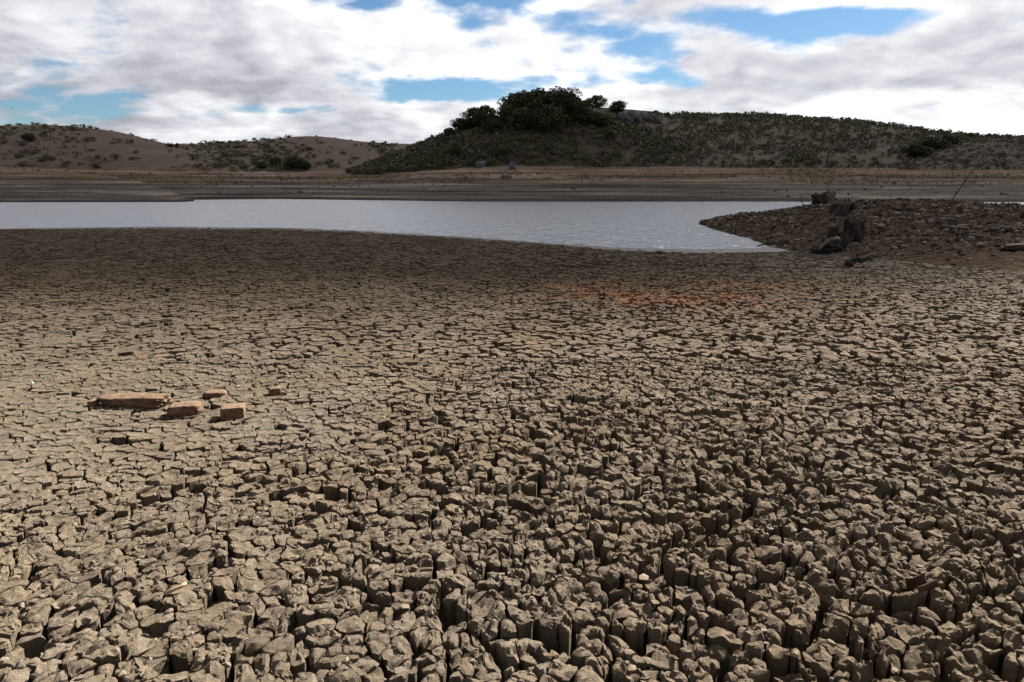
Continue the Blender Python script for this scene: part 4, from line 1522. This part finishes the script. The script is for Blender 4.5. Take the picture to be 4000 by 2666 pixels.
WHERE = ('on the slope of the knoll and its ridge', 'on the rounded dry hill', 'in the valley under the bare brown dome', 'on the low brown spur')
rest_v, rest_f, rest_m, base = {k: [] for k in KN}, {k: [] for k in KN}, None, {k: 0 for k in KN}
for i, (x, y, z, w, t_, kd, hi, u, v) in enumerate(ALL):
    kn = KN[kd]
    if i in pick:
        o = link('shrub', SH_MESH[kn][i % 6], None, (x, y, z - 0.08), '%s %s scrub bush %s' % (size_word(w, hi), WORD[kn], where_on(hi, u, v)), 'shrub', 'bushes ' + WHERE[hi])
        o.rotation_euler.z = (i * 2.399) % 6.283
        o.scale = (w, w, t_ / 0.6)
    else:
        V, F = SH_LOW[i % 6]
        a = (i * 2.399) % 6.283
        ca, sa = math.cos(a), math.sin(a)
        q = np.stack([(V[:, 0] * ca - V[:, 1] * sa) * w + x, (V[:, 0] * sa + V[:, 1] * ca) * w + y, V[:, 2] * t_ / 0.6 + z - 0.08], -1)
        rest_v[kn].append(q)
        rest_f[kn].append(F + base[kn])
        base[kn] += len(q)
scrub_v, scrub_f, scrub_i, bb = [], [], [], 0
for j, kn in enumerate(KN):
    if rest_v[kn]:
        vv, ff = np.concatenate(rest_v[kn]), np.concatenate(rest_f[kn])
        scrub_v.append(vv)
        scrub_f.append(ff + bb)
        scrub_i.append(np.full(len(ff), j, np.int32))
        bb += len(vv)
me = mesh_np('scrub', np.concatenate(scrub_v), np.concatenate(scrub_f), M_OLIVE, shade=False)
me.materials.append(M_YELLOW)
me.materials.append(M_GREYB)
me.polygons.foreach_set('material_index', np.concatenate(scrub_i))
link('scrub', me, label='mass of low scrub covering the hillsides', kind='stuff')

# ------------------------------------------------------------------ outcrops and bank boulders
def outcrop(hill, items, label):
    u, v = items[0][0], items[0][2]
    x, y, z = hill.at(u, v)
    r = empty('rock_outcrop', (x, y, z - 0.3), label, 'outcrop')
    for k, (uc, vt, vb, w) in enumerate(items):
        bx, by, bz = hill.at(uc, vb)
        hgt = CAM_H + tang(uc, vt)[1] * by - bz
        o = link('boulder', rock_mesh('boulder', M_GREYROCK, (pxw(w, by), pxw(w, by) * 0.8, max(hgt, 0.4) + 0.3), int(uc), 4, 0.15, 0.25, 0.7), r, (bx - x, by - y, bz - z))
        o.rotation_euler.z = k * 1.3
    return r


outcrop(H_KNOLL, [(2470, 424, 476, 46), (2432, 436, 476, 52), (2492, 450, 480, 30), (2450, 460, 482, 40)], 'jagged grey outcrop below the lone round tree')
outcrop(H_KNOLL, [(2552, 440, 478, 34), (2525, 448, 474, 40), (2566, 462, 480, 28)], 'second jagged grey outcrop further along the ridge')
outcrop(H_KNOLL, [(2528, 490, 508, 50)], 'low flat grey outcrop beneath the second jagged one')
outcrop(H_KNOLL, [(2392, 452, 468, 30)], 'small grey rock at the edge of the dark grove')


def bank_rock(u0, u1, v0, v1, seed, label, mat=M_GREYROCK):
    p = at_bank((u0 + u1) / 2, v1)
    w, h = pxw(u1 - u0, p.y), pxw(v1 - v0, p.y)
    link('boulder', rock_mesh('boulder', mat, (w, w * 0.7, h + 0.2), seed, 4, 0.25, 0.25, 0.35), None, (p.x, p.y + w * 0.3, p.z - 0.2), label, 'boulder')


bank_rock(1856, 1896, 630, 656, 81, 'large grey boulder on the brown bank under the knoll')
bank_rock(1897, 1913, 628, 650, 82, 'upright grey boulder leaning beside the large bank boulder')
bank_rock(1988, 2014, 632, 664, 83, 'pointed dark boulder with a pale tip on the bank')
bank_rock(1955, 2000, 681, 699, 84, 'broad pale boulder lower down the banded shore')
bank_rock(1806, 1830, 688, 700, 85, 'small pale boulder beside the broad pale one')
bank_rock(1770, 1790, 648, 660, 86, 'dark boulder at the toe of the scrub slope', M_DARKROCK)
bank_rock(1160, 1180, 746, 754, 87, 'lone dark stone on the mud flat across the water', M_DARKROCK)

# stones along the banded shore
gb = np.random.default_rng(61)
n = 4200
X = gb.uniform(-0.85, 0.85, n)
y = gb.uniform(112, 172, n)
z = bank_z(X, y)
k_ = (z > WATER_Z + 0.3) & (fbm(X * y * 0.05, z * 1.6, 910, 3) > 0.0)
q = np.stack([X * y, y, z + 0.02], -1)[k_]
link('shore_stones', pebbles('shore_stones', q, 0.15 + 0.5 * gb.uniform(0, 1, len(q)) ** 4, [(0.05, 0.042, 0.036), (0.10, 0.082, 0.066), (0.17, 0.15, 0.13), (0.04, 0.033, 0.028)], 62),
     label='scattered stones along the banded far shore', kind='stuff')

# dry grass along the old shore
n = 5200
X = g.uniform(-0.85, 0.85, n)
y = g.uniform(128, 176, n)
z = bank_z(X, y)
k_ = (z > 1.6) & (fbm(X * y * 0.06, y * 0.2, 900, 3) + 0.55 * np.exp(-((z - 3.0) / 0.8) ** 2) > 0.15)
X, y, z = X[k_], y[k_], z[k_]
n = len(X)
B0 = np.stack([X * y, y, z], -1)
V, F = [], []
for b_ in range(5):
    o1 = g.normal(size=(n, 3)) * np.array([0.28, 0.28, 0])
    o2 = o1 + np.stack([g.normal(size=n) * 0.12, g.normal(size=n) * 0.12, g.uniform(0.25, 0.7, n)], -1)
    o3 = o1 + np.array([0.09, 0.0, 0])
    V.append(np.stack([B0 + o1 - np.array([0, 0, 0.08]), B0 + o3 - np.array([0, 0, 0.08]), B0 + o2], 1))
V = np.concatenate(V).reshape(-1, 3)
gc = np.array([(0.10, 0.068, 0.037), (0.075, 0.06, 0.024), (0.055, 0.06, 0.02), (0.12, 0.094, 0.058)])[g.integers(0, 4, n)]
T = np.repeat(np.tile(gc, (5, 1)), 3, 0)
link('grass', mesh_np('grass', V, np.arange(len(V)).reshape(-1, 3), M_TINT, T, False), label='dry grass and weeds along the old shoreline', kind='stuff')

# ------------------------------------------------------------------ birds
M_BIRD = mat_plain('dark_feathers', ((0.02, 0.018, 0.016), (0.04, 0.035, 0.03)), 3.0, 0.8, obj=True)


def bird(u, v, dist, span, label, roll):
    X, Z = tang(u, v)
    r = empty('bird', (X * dist, dist, CAM_H + Z * dist), label, 'bird')
    v0, f0 = ICO[2]
    bd = v0 * np.array([0.06, 0.20, 0.055])
    bd[:, 0] *= 1 - 0.5 * np.clip(bd[:, 1] / 0.2, -1, 1) ** 2
    link('body', mesh_np('body', bd * span, f0, M_BIRD), r)
    for s_ in (-1, 1):
        W = []
        for t_, c_, zz_, yy_ in ((0.0, 0.15, 0.02, 0.0), (0.2, 0.16, 0.07, 0.02), (0.35, 0.12, 0.06, -0.01), (0.5, 0.03, 0.02, -0.07)):
            for a_, h_ in ((0.5, 0.004), (0.0, 0.018), (-0.5, 0.004)):
                W.append((s_ * t_, yy_ + a_ * c_, zz_ + h_))
            W.append((s_ * t_, yy_, zz_ - 0.006))
        W = np.array(W) * span
        q = []
        for i in range(3):
            for k in range(4):
                q.append([i * 4 + k, i * 4 + (k + 1) % 4, (i + 1) * 4 + (k + 1) % 4, (i + 1) * 4 + k])
        link('wing', mesh_np('wing', W, np.array(q + [[12, 13, 14, 15]]), M_BIRD), r)
    link('tail', mesh_np('tail', np.array([(-0.03, -0.17, 0), (0.03, -0.17, 0), (0.05, -0.30, 0.0), (-0.05, -0.30, 0.0), (0, -0.17, 0.012), (0, -0.3, 0.008)]) * span,
                         [np.array([[0, 1, 2, 3]]), np.array([[0, 4, 1], [3, 2, 5]]), np.array([[0, 3, 5, 4], [1, 4, 5, 2]])], M_BIRD), r)
    r.rotation_euler = (0.1, roll, 1.1 * roll)


bird(152, 190, 130, 0.75, 'dark bird gliding high in the cloud over the rounded dry hill', 0.10)
bird(48, 422, 170, 0.75, 'dark bird flying low over the rounded dry hill', -0.35)
